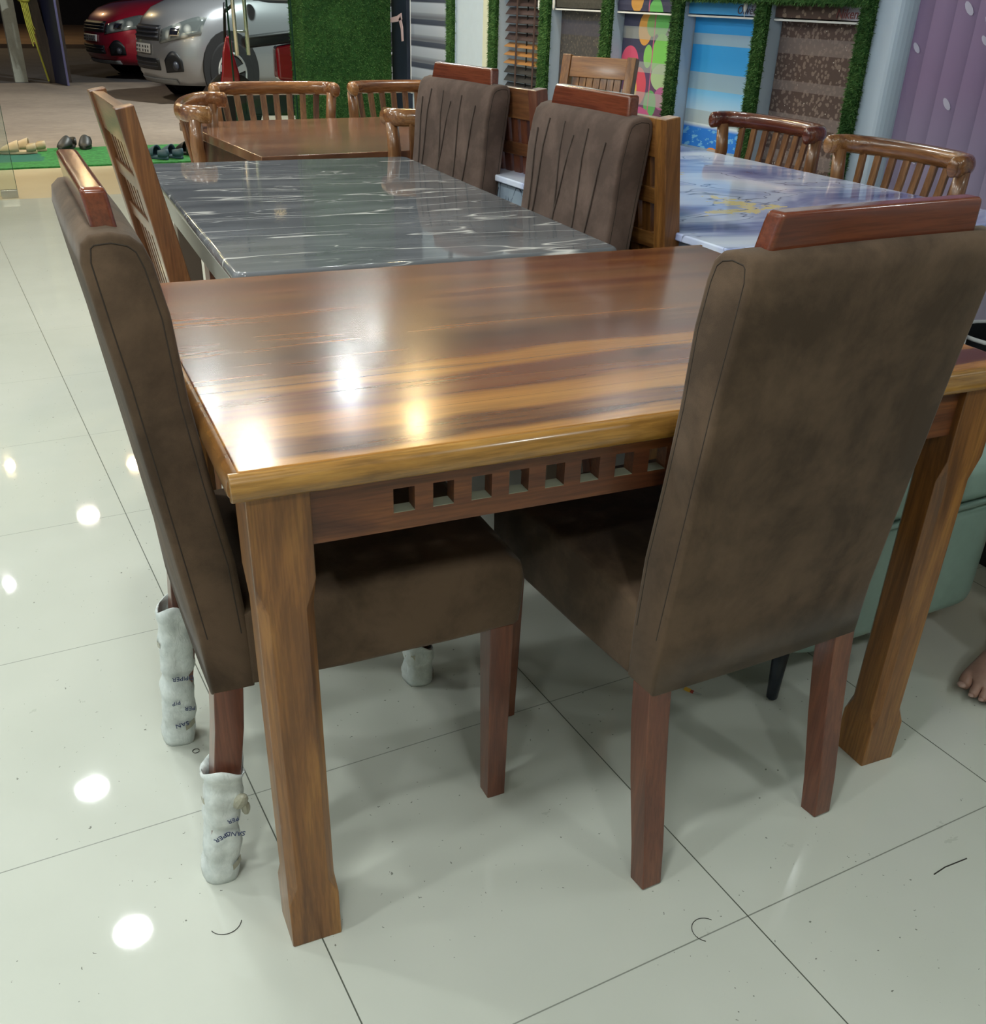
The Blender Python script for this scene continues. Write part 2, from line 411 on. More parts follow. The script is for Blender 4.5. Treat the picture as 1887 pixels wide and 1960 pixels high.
# pilasters between the bays of the display wall
n_trim = [0]
def trim(mb, m=None):
    n_trim[0] += 1
    return struct(mb, 'trim_%d' % n_trim[0], m or MT['jamb'], bevel=0.003, seg=1)
ZT = 1.235
DIV = [(6.455, 6.53), (5.875, 5.954), (5.276, 5.36), (4.681, 4.751), (4.117, 4.179), (3.551, 3.614), (2.99, 3.046)]
for a, b in DIV: trim(MB().box(WX + 0.012, BX, a, b, 0, CEIL))
trim(MB().box(WX + 0.012, BX, 2.99, 6.53, ZT, CEIL), MT['wall'])                      # wall above the bays
trim(MB().box(WX + 0.02, BX, 6.09, 6.455, 0, ZT), MT['wall'])
trim(MB().box(WX + 0.02, BX, 5.954, 6.09, 0, ZT), MT['cream'])
for a, b in [(5.36, 5.875), (4.751, 5.276), (4.179, 4.681), (3.614, 4.117), (3.046, 3.551)]:
    trim(MB().box(WX + 0.012, BX, a, b, 0, 0.42), MT['wall'])                         # sill walls under the blinds
trim(MB().box(BX - 0.035, BX, 4.62, 4.68, 0.42, ZT), MT['white'])                     # window frame seen beside a jamb
trim(MB().box(BX - 0.05, BX, 4.60, 4.61, 0.42, ZT), MT['white'])
# rounded white column before the curtain
mb = MB(); pts = [(BX, 2.99), (WX + 0.01, 2.99)] + [(WX + 0.07 - 0.06 * math.cos(a), 2.90 - 0.05 * math.sin(a)) for a in [R(k * 15) for k in range(7)]] + [(BX, 2.85)]
mb.prism(pts, 0, CEIL, 'z'); n_trim[0] += 1; struct(mb, 'trim_%d' % n_trim[0], MT['jamb'])
# navy panel beside the grass pillar
trim(MB().box(WX + 0.02, BX, 7.235, GL + 0.05, 0, CEIL), MT['navywall'])
trim(MB().box(WX + 0.06, BX, 6.53, 7.235, 0, 0.6), MT['wall'])

# ------------------------------------------------------------------ artificial grass cladding
def blades(mb, o, a, b, nrm, la, lb, count, ln=0.014, wd=0.0022):
    """short grass blades standing on a rectangle o + s*a + t*b, s<la, t<lb"""
    a, b, nrm, o = Vector(a), Vector(b), Vector(nrm), Vector(o)
    for _ in range(count):
        p = o + a * (random.random() * la) + b * (random.random() * lb)
        d = (nrm + a * random.uniform(-.7, .7) + b * random.uniform(-.9, .5)).normalized()
        s_ = (a * random.uniform(-1, 1) + b * random.uniform(-1, 1)).normalized() * wd
        l = ln * random.uniform(0.6, 1.3)
        mb.add([p - s_, p + s_, p + d * l], [(0, 1, 2)])
# pillar
t = thing('grass_pillar', 'wide pillar clad in green artificial grass between glass door and navy panel', 'pillar', (2.79, GL - 0.05, 0))
mb = MB().box(-0.31, 0.33, 0.0, 0.3, 0, CEIL); mb.build('core', MT['grassb'], t)
mb = MB()
blades(mb, (-0.31, 0, 0.35), (1, 0, 0), (0, 0, 1), (0, -1, 0), 0.64, 1.15, 15000, 0.016, 0.0028)
blades(mb, (-0.31, 0, 0.35), (0, 1, 0), (0, 0, 1), (-1, 0, 0), 0.3, 1.15, 2500, 0.016, 0.0028)
mb.build('grass_pile', MT['grass'], t)['kind'] = 'stuff'
where = ['beside the grey zebra blind', 'left of the wooden slat blind', 'right of the wooden slat blind', 'left of the balloon print blind',
         'left of the sky blue blind', 'right of the sky blue blind', 'left of the white column']
for (a, b), wh in zip(DIV, where):
    t = thing('grass_strip', 'vertical strip of artificial grass ' + wh, 'grass strip', (WX, (a + b) / 2, 0), 0, 'grass strips on the display wall')
    h = (b - a) / 2
    MB().box(-0.012, 0.012, -h, h, 0.05, ZT + 0.1).build('backing', MT['grassb'], t)
    mb = MB(); k = int(5200 * (0.9))
    blades(mb, (-0.012, -h, 0.35), (0, 1, 0), (0, 0, 1), (-1, 0, 0), 2 * h, 0.95, k // 2, 0.016, 0.0022)
    blades(mb, (-0.012, -h, 0.35), (1, 0, 0), (0, 0, 1), (-.3, -1, 0), 0.024, 0.95, k // 5, 0.014, 0.0022)
    blades(mb, (-0.012, h, 0.35), (1, 0, 0), (0, 0, 1), (-.3, 1, 0), 0.024, 0.95, k // 5, 0.014, 0.0022)
    mb.build('grass_pile', MT['grass'], t)['kind'] = 'stuff'
t = thing('grass_strip', 'long horizontal strip of green artificial grass along the tops of the blinds', 'grass strip', (WX, 3.0, ZT + 0.012), 0, 'grass strips on the display wall')
MB().box(-0.03, 0.012, 0.0, 1.18, -0.02, 0.12).build('backing', MT['grassb'], t)
mb = MB(); blades(mb, (-0.03, 0, -0.02), (0, 1, 0), (0, 0, 1), (-1, 0, -.3), 1.18, 0.12, 3200, 0.016, 0.0022)
blades(mb, (-0.03, 0, -0.02), (0, 1, 0), (1, 0, 0), (-.2, 0, -1), 1.18, 0.03, 1200, 0.014, 0.0022)
mb.build('grass_pile', MT['grass'], t)['kind'] = 'stuff'
t = thing('grass_strip', 'low strip of green artificial grass on the wall foot under the purple curtain', 'grass strip', (WX + 0.03, 1.2, 0.0), 0, 'grass strips on the display wall')
MB().box(0.0, 0.09, 0.0, 1.65, 0, 0.19).build('backing', MT['grassb'], t)
mb = MB(); blades(mb, (0, 0.6, 0.0), (0, 1, 0), (0, 0, 1), (-1, 0, 0), 1.05, 0.19, 2500, 0.016, 0.003)
blades(mb, (0, 0.6, 0.19), (0, 1, 0), (1, 0, 0), (0, 0, 1), 1.05, 0.09, 900, 0.016, 0.003)
mb.build('grass_pile', MT['grass'], t)['kind'] = 'stuff'

# ------------------------------------------------------------------ printed blinds
def blind_base(n, seams=None):
    P = n.sep(n.coord()); return P[1], P[2]
def band_mask(n, z, zs):
    """1 inside sheer bands; zs list of (z0,z1)"""
    m = None
    for a, b in zs:
        k = n.math('MULTIPLY', n.math('GREATER_THAN', z, a), n.math('LESS_THAN', z, b))
        m = k if m is None else n.math('MAXIMUM', m, k)
    return m
def ellm(n, y, z, cy, cz, ry, rz, rot=0.0):
    dy = n.math('SUBTRACT', y, cy); dz = n.math('SUBTRACT', z, cz)
    if rot:
        ca, sa = math.cos(rot), math.sin(rot)
        u = n.math('ADD', n.math('MULTIPLY', dy, ca), n.math('MULTIPLY', dz, sa)); v = n.math('SUBTRACT', n.math('MULTIPLY', dz, ca), n.math('MULTIPLY', dy, sa))
    else: u, v = dy, dz
    u = n.math('DIVIDE', u, ry); v = n.math('DIVIDE', v, rz)
    return n.math('LESS_THAN', n.math('ADD', n.math('MULTIPLY', u, u), n.math('MULTIPLY', v, v)), 1.0)
def floral(name, ground, flower, spark, sheers, sheerc):
    n = NT(name); y, z = blind_base(n)
    v = n.n('ShaderNodeTexVoronoi'); n.lk(n.coord(), v.inputs['Vector']); v.inputs['Scale'].default_value = 58
    warp = n.noise(n.coord(), 60, 3, 0.6, 1.0)
    d = n.math('ADD', v.outputs['Distance'], n.math('MULTIPLY', n.math('SUBTRACT', warp, 0.5), 1.0))
    c = n.mix(n.math('LESS_THAN', d, 0.40), ground, flower)
    v2 = n.n('ShaderNodeTexVoronoi'); n.lk(n.coord(), v2.inputs['Vector']); v2.inputs['Scale'].default_value = 38
    c = n.mix(n.math('LESS_THAN', v2.outputs['Distance'], 0.09), c, spark)
    c = n.mix(n.math('MULTIPLY', band_mask(n, z, sheers), 0.62), c, sheerc)
    n.base(c); n.P(rough=0.75); return n.m
def make_balloon():
    n = NT('balloon_print'); y, z = blind_base(n)
    c = rgb(62, 44, 96)
    def L(c0, m, col): return n.mix(m, c0, col)
    bg = n.ramp(z, [(0.5, rgb(150, 40, 84)), (0.8, rgb(96, 52, 98)), (1.0, rgb(52, 42, 92)), (1.2, rgb(34, 44, 80))]); c = bg
    # y grows to the left in the photograph; blind centre = 0
    for cy, cz, ry, rz, col in [(0.06, 1.10, 0.055, 0.07, rgb(222, 160, 62)), (0.085, 1.22, 0.05, 0.05, rgb(214, 156, 62)),
                                (0.0, 1.12, 0.05, 0.05, rgb(120, 180, 90)), (-0.07, 1.15, 0.06, 0.08, rgb(96, 190, 92)),
                                (0.02, 0.985, 0.035, 0.05, rgb(132, 208, 92)), (-0.085, 0.985, 0.075, 0.10, rgb(118, 206, 84)),
                                (0.17, 0.95, 0.075, 0.075, rgb(214, 70, 112)), (-0.11, 0.90, 0.09, 0.06, rgb(170, 200, 150)),
                                (0.08, 0.85, 0.065, 0.085, rgb(214, 66, 88)), (0.15, 0.83, 0.06, 0.07, rgb(226, 190, 88)),
                                (-0.12, 0.81, 0.06, 0.05, rgb(186, 88, 150)), (-0.03, 0.78, 0.05, 0.06, rgb(88, 176, 96)),
                                (0.05, 0.70, 0.10, 0.06, rgb(196, 78, 140))]:
        c = L(c, ellm(n, y, z, cy, cz, ry, rz), col)
    c = n.mix(0.18, c, rgb(110, 100, 110))
    c = L(c, n.math('LESS_THAN', n.math('ABSOLUTE', n.math('SUBTRACT', y, -0.015)), 0.004), rgb(190, 90, 130))
    c = n.mix(n.math('MULTIPLY', band_mask(n, z, [(1.056, 1.109), (0.914, 0.970 - 0.01), (0.77, 0.828), (0.62, 0.68)]), 0.55), c, rgb(164, 170, 168))
    n.base(c); n.P(rough=0.6); return n.m
def make_sea():
    n = NT('sky_sea_print'); y, z = blind_base(n)
    c = n.ramp(z, [(0.45, rgb(20, 110, 220)), (0.715, rgb(30, 124, 226)), (0.73, rgb(214, 228, 240)), (0.86, rgb(120, 190, 240)), (0.95, rgb(52, 158, 232)), (1.15, rgb(36, 150, 226))])
    wv = n.noise(n.coord(scale=(1, 8, 22)), 2, 4, 0.6)
    c = n.mix(n.math('MULTIPLY', n.math('GREATER_THAN', wv, 0.56), n.math('LESS_THAN', z, 0.715)), c, rgb(110, 180, 236))
    for cy, cz, ry, rz, col in [(0.02, 0.56, 0.17, 0.05, rgb(140, 138, 140)), (-0.10, 0.55, 0.06, 0.08, rgb(190, 192, 196)), (0.07, 0.515, 0.07, 0.03, rgb(228, 120, 70)),
                                (0.05, 0.505, 0.035, 0.03, rgb(150, 200, 60)), (0.0, 0.50, 0.035, 0.035, rgb(236, 170, 60)), (0.02, 0.63, 0.035, 0.012, rgb(232, 150, 70))]:
        c = n.mix(ellm(n, y, z, cy, cz, ry, rz), c, col)
    c = n.mix(n.math('MULTIPLY', band_mask(n, z, [(1.055, 1.10), (0.875, 0.945), (0.735, 0.79), (0.585, 0.635)]), 0.7), c, rgb(160, 176, 184))
    n.base(c); n.P(rough=0.6); return n.m
def make_zebra():
    n = NT('grey_zebra'); y, z = blind_base(n)
    f = n.math('FRACT', n.math('DIVIDE', n.math('SUBTRACT', z, 0.012), 0.132))
    c = n.ramp(f, [(0.0, rgb(120, 124, 134)), (0.10, rgb(108, 110, 122)), (0.28, rgb(150, 156, 170)), (0.30, rgb(172, 178, 192)), (0.72, rgb(184, 190, 206)), (0.78, rgb(62, 68, 86)), (0.97, rgb(70, 76, 94))], 'LINEAR')
    n.base(c); n.P(rough=0.7); return n.m
MT['f_dark'] = floral('dark_floral', rgb(66, 62, 62), rgb(84, 78, 72), rgb(190, 180, 150), [(1.05, 1.12), (0.86, 0.90)], rgb(70, 68, 84))
MT['f_brown'] = floral('brown_floral', rgb(84, 66, 62), rgb(128, 110, 102), rgb(220, 212, 200), [(1.048, 1.106), (0.914, 0.951), (0.785, 0.83), (0.64, 0.69)], rgb(136, 122, 120))
MT['balloon'] = make_balloon(); MT['sea'] = make_sea(); MT['zebra'] = make_zebra()
MT['script'] = plain('script_ink', rgb(120, 60, 60), 0.6)
MT['script2'] = plain('script_ink_dark', rgb(70, 62, 84), 0.6)
def cassette_mat(name, c0, pattern):
    n = NT(name); P = n.sep(n.coord()); f = n.ramp(n.math('MULTIPLY_ADD', P[1], -1.0, 0.5), [(0.60, (0, 0, 0)), (0.70, (1, 1, 1))])
    base = c0
    if pattern:
        v = n.n('ShaderNodeTexVoronoi'); n.lk(n.coord(), v.inputs['Vector']); v.inputs['Scale'].default_value = 36
        base = n.mix(n.math('LESS_THAN', v.outputs['Distance'], 0.3), c0, pattern)
    n.base(n.mix(f, base, rgb(186, 182, 196))); n.P(rough=0.35); return n.m
MT['c_dark'] = plain('dark_cassette', rgb(72, 70, 66), 0.4, var=0.3, vs=80)
MT['c_navy'] = MT['balloon']
MT['c_sky'] = cassette_mat('sky_cassette', rgb(70, 160, 226), None)
MT['c_brown'] = cassette_mat('brown_cassette', rgb(84, 66, 62), rgb(140, 122, 110))

def roller_blind(label, ya, yb, fabric, cas, text=None, cord=True):
    yc = (ya + yb) / 2; h = (yb - ya) / 2 - 0.006
    t = thing('roller_blind', label, 'blind', (WX + 0.075, yc, 0), 0, 'blinds in the bays of the display wall')
    MB().box(0, 0.003, -h, h, 0.46, 1.19).build('fabric', fabric, t)
    mb = MB(); prof = [(0.04, 1.17), (0.04, 1.255), (-0.02, 1.255), (-0.034, 1.245), (-0.043, 1.225), (-0.045, 1.20), (-0.043, 1.175)]
    mb.prism(prof, -h, h, 'y'); mb.build('headrail', cas, t)
    MB().box(-0.047, 0.04, -h, h, 1.163, 1.17).build('headrail_edge', MT['white'], t)
    MB().box(-0.004, 0.008, -h, h, 0.445, 0.465).build('bottom_bar', MT['white'], t)
    if text: add_text(text[0], 'lettering', text[1], t, (-0.0465, -h + 0.10, 1.195), (PI / 2, 0, -PI / 2), 0.046, 0.0005, 0.2)
    if cord:
        yy = -h + 0.10 if cord == 2 else h - 0.0
        c = MB().tube([(-0.055, yy, 1.17), (-0.055, yy, 1.30)], 0.0015, 6).build('pull_cord', MT['white'], t)
        MB().ell((-0.055, yy, 1.215 if cord == 2 else 1.19), (0.008, 0.011, 0.028 if cord == 2 else 0.03)).build('cord_weight', MT['white'], c, smooth=True)
    return t
roller_blind('dark grey floral roller blind right of the wooden slat blind', 4.751, 5.276, MT['f_dark'], MT['c_dark'], None, 1)
roller_blind('banded roller blind printed with bright coloured balloons', 4.179, 4.681, MT['balloon'], MT['c_navy'], None, 0)
roller_blind('sky blue banded roller blind with a sea print low down', 3.614, 4.117, MT['sea'], MT['c_sky'], ('Olivée', MT['script2']), 2)
roller_blind('brown floral banded roller blind next to the white column', 3.046, 3.551, MT['f_brown'], MT['c_brown'], ('Niken', MT['script']), 0)
t = thing('zebra_blind', 'grey banded zebra blind left of the white wall panel', 'blind', (WX + 0.05, 6.8825, 0), 0, 'blinds in the bays of the display wall')
MB().box(0, 0.004, -0.345, 0.345, 0.6, 1.45).build('fabric', MT['zebra'], t)
MB().box(-0.01, 0.03, -0.35, 0.35, 1.45, 1.53).build('headrail', MT['white'], t, bevel=0.005)
MB().box(-0.005, 0.006, 0.345, 0.35, 0.6, 1.45).build('side_edge', MT['white'], t)
# wooden venetian
t = thing('venetian_blind', 'dark wooden venetian blind with four honey coloured slats', 'blind', (WX + 0.06, 5.6175, 0), 0, 'blinds in the bays of the display wall')
m_s = [plain('slat_dark', rgb(70, 52, 50), 0.5), plain('slat_honey', rgb(176, 126, 72), 0.45), plain('slat_black', rgb(52, 50, 50), 0.5)]
zz = 1.36; i = 0
while zz > 0.63:
    mi = 1 if 0.86 < zz < 1.005 else (0 if zz > 1.0 else 2)
    mb = MB(); a = R(28 if mi == 1 else 50)
    dx, dz = 0.021 * math.cos(a), 0.021 * math.sin(a)
    mb.rings([[(-dx, yy, zz - dz - .001), (dx, yy, zz + dz - .001), (dx, yy, zz + dz + .002), (-dx, yy, zz - dz + .002)] for yy in (-0.235, 0.235)])
    mb.build('slat', m_s[mi], t); zz -= 0.043; i += 1
for yy in (-0.12, 0.08):
    MB().box(-0.024, -0.022, yy - 0.009, yy + 0.009, 0.64, 1.4).build('ladder_tape', m_s[0], t)
MB().box(0.0, 0.006, 0.0, 0.006, 0.64, 1.4).build('lift_cord', MT['black'], t)
MB().box(-0.03, 0.03, -0.24, 0.24, 1.38, 1.44).build('headrail', m_s[0], t)
MB().box(-0.02, 0.02, -0.235, 0.235, 0.61, 0.63).build('bottom_rail', m_s[2], t)
MB().ell((-0.05, -0.21, 1.19), (0.007, 0.008, 0.035)).build('cord_weight', MT['white'], t, smooth=True)
# pink ribbon
t = MB()
t.bar([(0, 0.0, 0), (0.0, -0.12, 0.012), (-0.0, -0.20, 0.03)], [0.004] * 3, [0.03, 0.035, 0.04], sx=(1, 0, 0))
t.bar([(0, -0.165, 0.02), (0, -0.20, -0.04), (0, -0.21, -0.12)], [0.004] * 3, [0.04, 0.035, 0.028], sx=(1, 0, 0))
o = t.build('cloth_ribbon', plain('pale_pink_cloth', rgb(208, 178, 180), 0.8), None, loc=(3.12, 7.40, 1.05))
props(o, 'pale pink cloth ribbon tied across the navy panel beside the grass pillar', 'ribbon')

# purple vertical curtain
t = thing('vertical_blind', 'purple vertical vane curtain printed with pale leaves, right of white column', 'curtain', (WX + 0.08, 0, 0))
n = NT('purple_vane'); P = n.sep(n.coord())
n.base(n.ramp(P[2], [(0.2, rgb(168, 164, 186)), (0.75, rgb(146, 134, 166)), (1.2, rgb(142, 118, 156))])); n.P(rough=0.6); m_v = n.m
m_leaf = plain('leaf_print', rgb(196, 190, 214), 0.6)
leaves = {0: [(1.10, 0.8)], 2: [(1.226, 1.0), (0.935, 0.9)], 3: [(1.19, 0.9), (1.135, .7)], 1: [(0.744, 0.8)], 4: [(1.0, .6)], 5: [(0.98, 1.0), (0.945, 0.9), (0.90, .7)], 6: [(1.2, .8)]}
for k in range(13):
    y0 = 2.875 - k * 0.092
    mb = MB(); rs = []
    for z_ in (0.215, 0.7, 1.2, CEIL - 0.05):
        rs.append([(-0.018 + 0.022 * (j / 6) + 0.006 * math.sin(PI * j / 6) * -1, y0 - 0.108 * j / 6, z_) for j in range(7)])
    mb.rings(rs, False, False, closed=False)
    mb.m = 1
    for (lz, ls) in leaves.get(k, []):
        yc = y0 - 0.05; pts = []
        for q in range(10):
            a = 2 * PI * q / 10; u, v = 0.026 * ls * math.cos(a), 0.011 * ls * math.sin(a); ang = R(50 + 40 * (q % 1))
            yy = yc + u * math.cos(ang) - v * math.sin(ang); z2 = lz + u * math.sin(ang) + v * math.cos(ang)
            s_ = (y0 - yy) / 0.108
            pts.append((-0.018 + 0.022 * s_ - 0.006 * math.sin(PI * s_) - 0.0025, yy, z2))
        mb.add(pts, [tuple(range(10))])
    ob = mb.build('vane', [m_v, m_leaf], t)
    for p in ob.data.polygons:
        if p.material_index == 0: p.use_smooth = True
MB().box(-0.03, 0.03, 1.65, 2.88, CEIL - 0.06, CEIL - 0.001).build('headrail', MT['white'], t)

# ------------------------------------------------------------------ glass front
n = NT('clear_glass'); n.base((0.93, 0.97, 0.95, 1)); n.P(rough=0.0, trans=1.0, ior=1.45, spec=0.5)
mix = n.n('ShaderNodeMixShader'); tr = n.n('ShaderNodeBsdfTransparent'); tr.inputs[0].default_value = (0.90, 0.95, 0.93, 1)
gs = n.n('ShaderNodeBsdfGlossy'); gs.inputs['Roughness'].default_value = 0.0
lw_ = n.n('ShaderNodeLayerWeight'); lw_.inputs[0].default_value = 0.5
out = [x for x in n.t.nodes if x.type == 'OUTPUT_MATERIAL'][0]
n.lk(n.math('MULTIPLY_ADD', n.math('POWER', lw_.outputs['Facing'], 4.0), 0.5, 0.05), mix.inputs[0]); n.lk(tr.outputs[0], mix.inputs[1]); n.lk(gs.outputs[0], mix.inputs[2]); n.lk(mix.outputs[0], out.inputs[0])
MT['glass'] = n.m
MT['glassedge'] = plain('green_glass_edge', rgb(40, 66, 52), 0.1)
def glass_panel(name, label, x0, x1, loc, rz, fit=True, handle=None, cat='glass door'):
    t = thing(name, label, cat, loc, rz)
    MB().box(x0 + .002, x1 - .002, -0.006, 0.006, 0.012, 2.3).build('pane', MT['glass'], t)
    for xe in (x0, x1 - .003): MB().box(xe, xe + .003, -0.0075, 0.0075, 0.012, 2.3).build('pane_edge', MT['glassedge'], t)
    if fit:
        MB().box(x1 - 0.10 if fit == 1 else x0, x1 if fit == 1 else x0 + 0.10, -0.016, 0.016, 0.0, 0.05).build('patch_fitting', MT['steel'], t, bevel=0.003)
    if handle is not None:
        for s_ in (-1, 1):
            hb = MB().tube([(handle, s_ * 0.055, 0.80), (handle, s_ * 0.055, 1.75)], 0.014, 12).build('pull_handle', MT['steel'], t, smooth=True)
            mb = MB()
            for z_ in (0.95, 1.6): mb.cyl((handle, min(0, s_ * 0.055), z_), 0.007, 0.055, 'y', 10)
            mb.build('standoff', MT['steel'], hb)
    return t
glass_panel('glass_panel', 'fixed glass pane on the left with a steel patch fitting on the floor', -0.9, 0.0, (0.503, GL, 0), R(0), 1, cat='glass pane')
glass_panel('glass_door', 'open glass door leaf with two long steel pull handles beside the grass pillar', 0.0, 0.62, (2.43, 7.49, 0), R(118), 0, 0.50)
struct(MB().box(-3.6, BX, GL - 0.03, GL + 0.03, 2.40, CEIL), 'trim_30', MT['steel'])
struct(MB().box(-3.6, -0.42, GL - 0.006, GL + 0.006, 0.0, 2.3), 'window_1', MT['glass'])
struct(MB().box(-3.6, BX, GL - 0.06, 8.66, -0.1, 0.0), 'floor_threshold', plain('beige_threshold_tile', rgb(196, 184, 158), 0.25, var=0.03, vs=3))

# ------------------------------------------------------------------ main dining table
TX, TY, TH = 0.23196, 0.98885, R(-4.294)
L, W = 1.1426, 0.8351
t = thing('dining_table', 'sheesham wood dining table with striped plank top and square cutouts in its apron', 'dining table', (TX, TY, 0), TH)
mb = MB(); mb.box(-0.006, L + 0.006, -0.004, W + 0.004, 0.7315, 0.766)
mb.build('tabletop', MT['top'], t, bevel=0.003, seg=2)
def lip(a, b, nrm, name='edge_lipping', m=None):
    """bullnose edge from a to b, nrm = outward"""
    a, b, nrm = Vector(a), Vector(b), Vector(nrm); rs = []
    prof = [(-0.004, 0.7315), (0.002, 0.7315), (0.008, 0.734), (0.0125, 0.740), (0.013, 0.747), (0.0115, 0.755), (0.008, 0.7615), (0.003, 0.7645), (-0.004, 0.7648)]
    for p in (a, b): rs.append([(p.x + nrm.x * q, p.y + nrm.y * q, z) for q, z in prof])
    return MB().rings(rs).build(name, m or MT['lip'], t, smooth=False, bevel=0.001, seg=1)
lip((-0.016, -0.004, 0), (L + 0.016, -0.004, 0), (0, -1, 0)); lip((-0.016, W + 0.004, 0), (L + 0.016, W + 0.004, 0), (0, 1, 0))
lip((-0.006, -0.004, 0), (-0.006, W + 0.004, 0), (-1, 0, 0), m=MT['lip_y']); lip((L + 0.006, -0.004, 0), (L + 0.006, W + 0.004, 0), (1, 0, 0), m=MT['lip_y'])
LW = 0.0735
def chamfer_leg(name, x0, y0, w, h, mat, parent, zc=(0.085, 0.115, 0.575, 0.615), c1=0.012):
    mb = MB(); rs = []
    for z, c in ((0, .0015), (zc[0], .0015), (zc[1], c1), (zc[2], c1), (zc[3], .0015), (h, .0015)):
        e = 0.0022 if c > .005 else 0
        a0, a1, b0, b1 = x0 + e, x0 + w - e, y0 + e, y0 + w - e
        rs.append([(a0 + c, b0, z), (a1 - c, b0, z), (a1, b0 + c, z), (a1, b1 - c, z), (a1 - c, b1, z), (a0 + c, b1, z), (a0, b1 - c, z), (a0, b0 + c, z)])
    mb.rings(rs); return mb.build(name, mat, parent, bevel=0.0015, seg=1)
for x0 in (0, L - LW):
    for y0 in (0, W - LW): chamfer_leg('leg', x0, y0, LW, 0.731, MT['leg'], t)
def apron_holes(u0, u1, v0, v1, z0, z1, holes, hz0, hz1, flip=False):
    mb = MB()
    def B(a, b, z_0, z_1): mb.box(a, b, v0, v1, z_0, z_1) if not flip else mb.box(v0, v1, a, b, z_0, z_1)
    B(u0, u1, z0, hz0); B(u0, u1, hz1, z1); p = u0
    for a, b in holes: B(p, a, hz0, hz1); p = b
    B(p, u1, hz0, hz1)
    mb.m = 1
    for a, b in holes: (mb.box(a, b, v0 + .0005, v1 - .0005, hz0, hz0 + .0008) if not flip else mb.box(v0 + .0005, v1 - .0005, a, b, hz0, hz0 + .0008))
    mb.m = 0; return mb
holes = [(0.175 + 0.0505 * k, 0.202 + 0.0505 * k) for k in range(16)]
apron_holes(LW, L - LW, 0.012, 0.034, 0.655, 0.731, holes, 0.678, 0.710).build('apron', [MT['apron'], MT['pale_ledge']], t)
apron_holes(LW, L - LW, W - 0.034, W - 0.012, 0.655, 0.731, holes, 0.678, 0.710).build('apron', [MT['apron'], MT['pale_ledge']], t)
hs = [(0.205 + 0.0505 * k, 0.232 + 0.0505 * k) for k in range(9)]
apron_holes(LW, W - LW, 0.012, 0.034, 0.655, 0.731, hs, 0.678, 0.710, True).build('apron', [MT['apron'], MT['pale_ledge']], t)
apron_holes(LW, W - LW, L - 0.034, L - 0.012, 0.655, 0.731, hs, 0.678, 0.710, True).build('apron', [MT['apron'], MT['pale_ledge']], t)

# ------------------------------------------------------------------ upholstered chairs  (local: +x = front, y = width, base at rear centre)
def smooth_poly(pts, it=2):
    for _ in range(it):
        q = []
        for i in range(len(pts)):
            a, b = pts[i], pts[(i + 1) % len(pts)]
            q += [(a[0] * .75 + b[0] * .25, a[1] * .75 + b[1] * .25), (a[0] * .25 + b[0] * .75, a[1] * .25 + b[1] * .75)]
        pts = q
    return pts
def cushion(prof, hw, rnd, name, mat, parent, nseg=4, bulge=0.0, cap_in=0.6):
    """extrude a side profile over the width with rounded sides"""
    cx = sum(p[0] for p in prof) / len(prof); cz = sum(p[1] for p in prof) / len(prof)
    def inset(d):
        out = []; n_ = len(prof)
        for i in range(n_):
            a, b, c = Vector(prof[i - 1]), Vector(prof[i]), Vector(prof[(i + 1) % n_])
            t_ = (c - a).normalized(); nn = Vector((-t_.y, t_.x))
            out.append(b + nn * d)
        return out
    rs = []
    steps = [(k / nseg) for k in range(nseg + 1)]
    for s_ in steps:
        a = s_ * PI / 2; d = rnd * (1 - math.sin(a)); y = -hw + rnd * (1 - math.cos(a)) 
        rs.append([(p.x, y, p.y) for p in inset(d)])
    ny = 8
    for k in range(1, ny):
        y = (-hw + rnd) + (2 * hw - 2 * rnd) * k / ny; bl = bulge * math.sin(PI * k / ny)
        rs.append([(p.x, y, p.y) for p in inset(-bl)])
    for s_ in reversed(steps):
        a = s_ * PI / 2; d = rnd * (1 - math.sin(a)); y = hw - rnd * (1 - math.cos(a))
        rs.append([(p.x, y, p.y) for p in inset(d)])
    mb = MB(); mb.rings(rs); return mb.build(name, mat, parent, smooth=True)
def densify(pts, m=3):
    out = []
    for i in range(len(pts)):
        a, b = pts[i], pts[(i + 1) % len(pts)]
        for k in range(m): out.append((a[0] + (b[0] - a[0]) * k / m, a[1] + (b[1] - a[1]) * k / m))
    return out

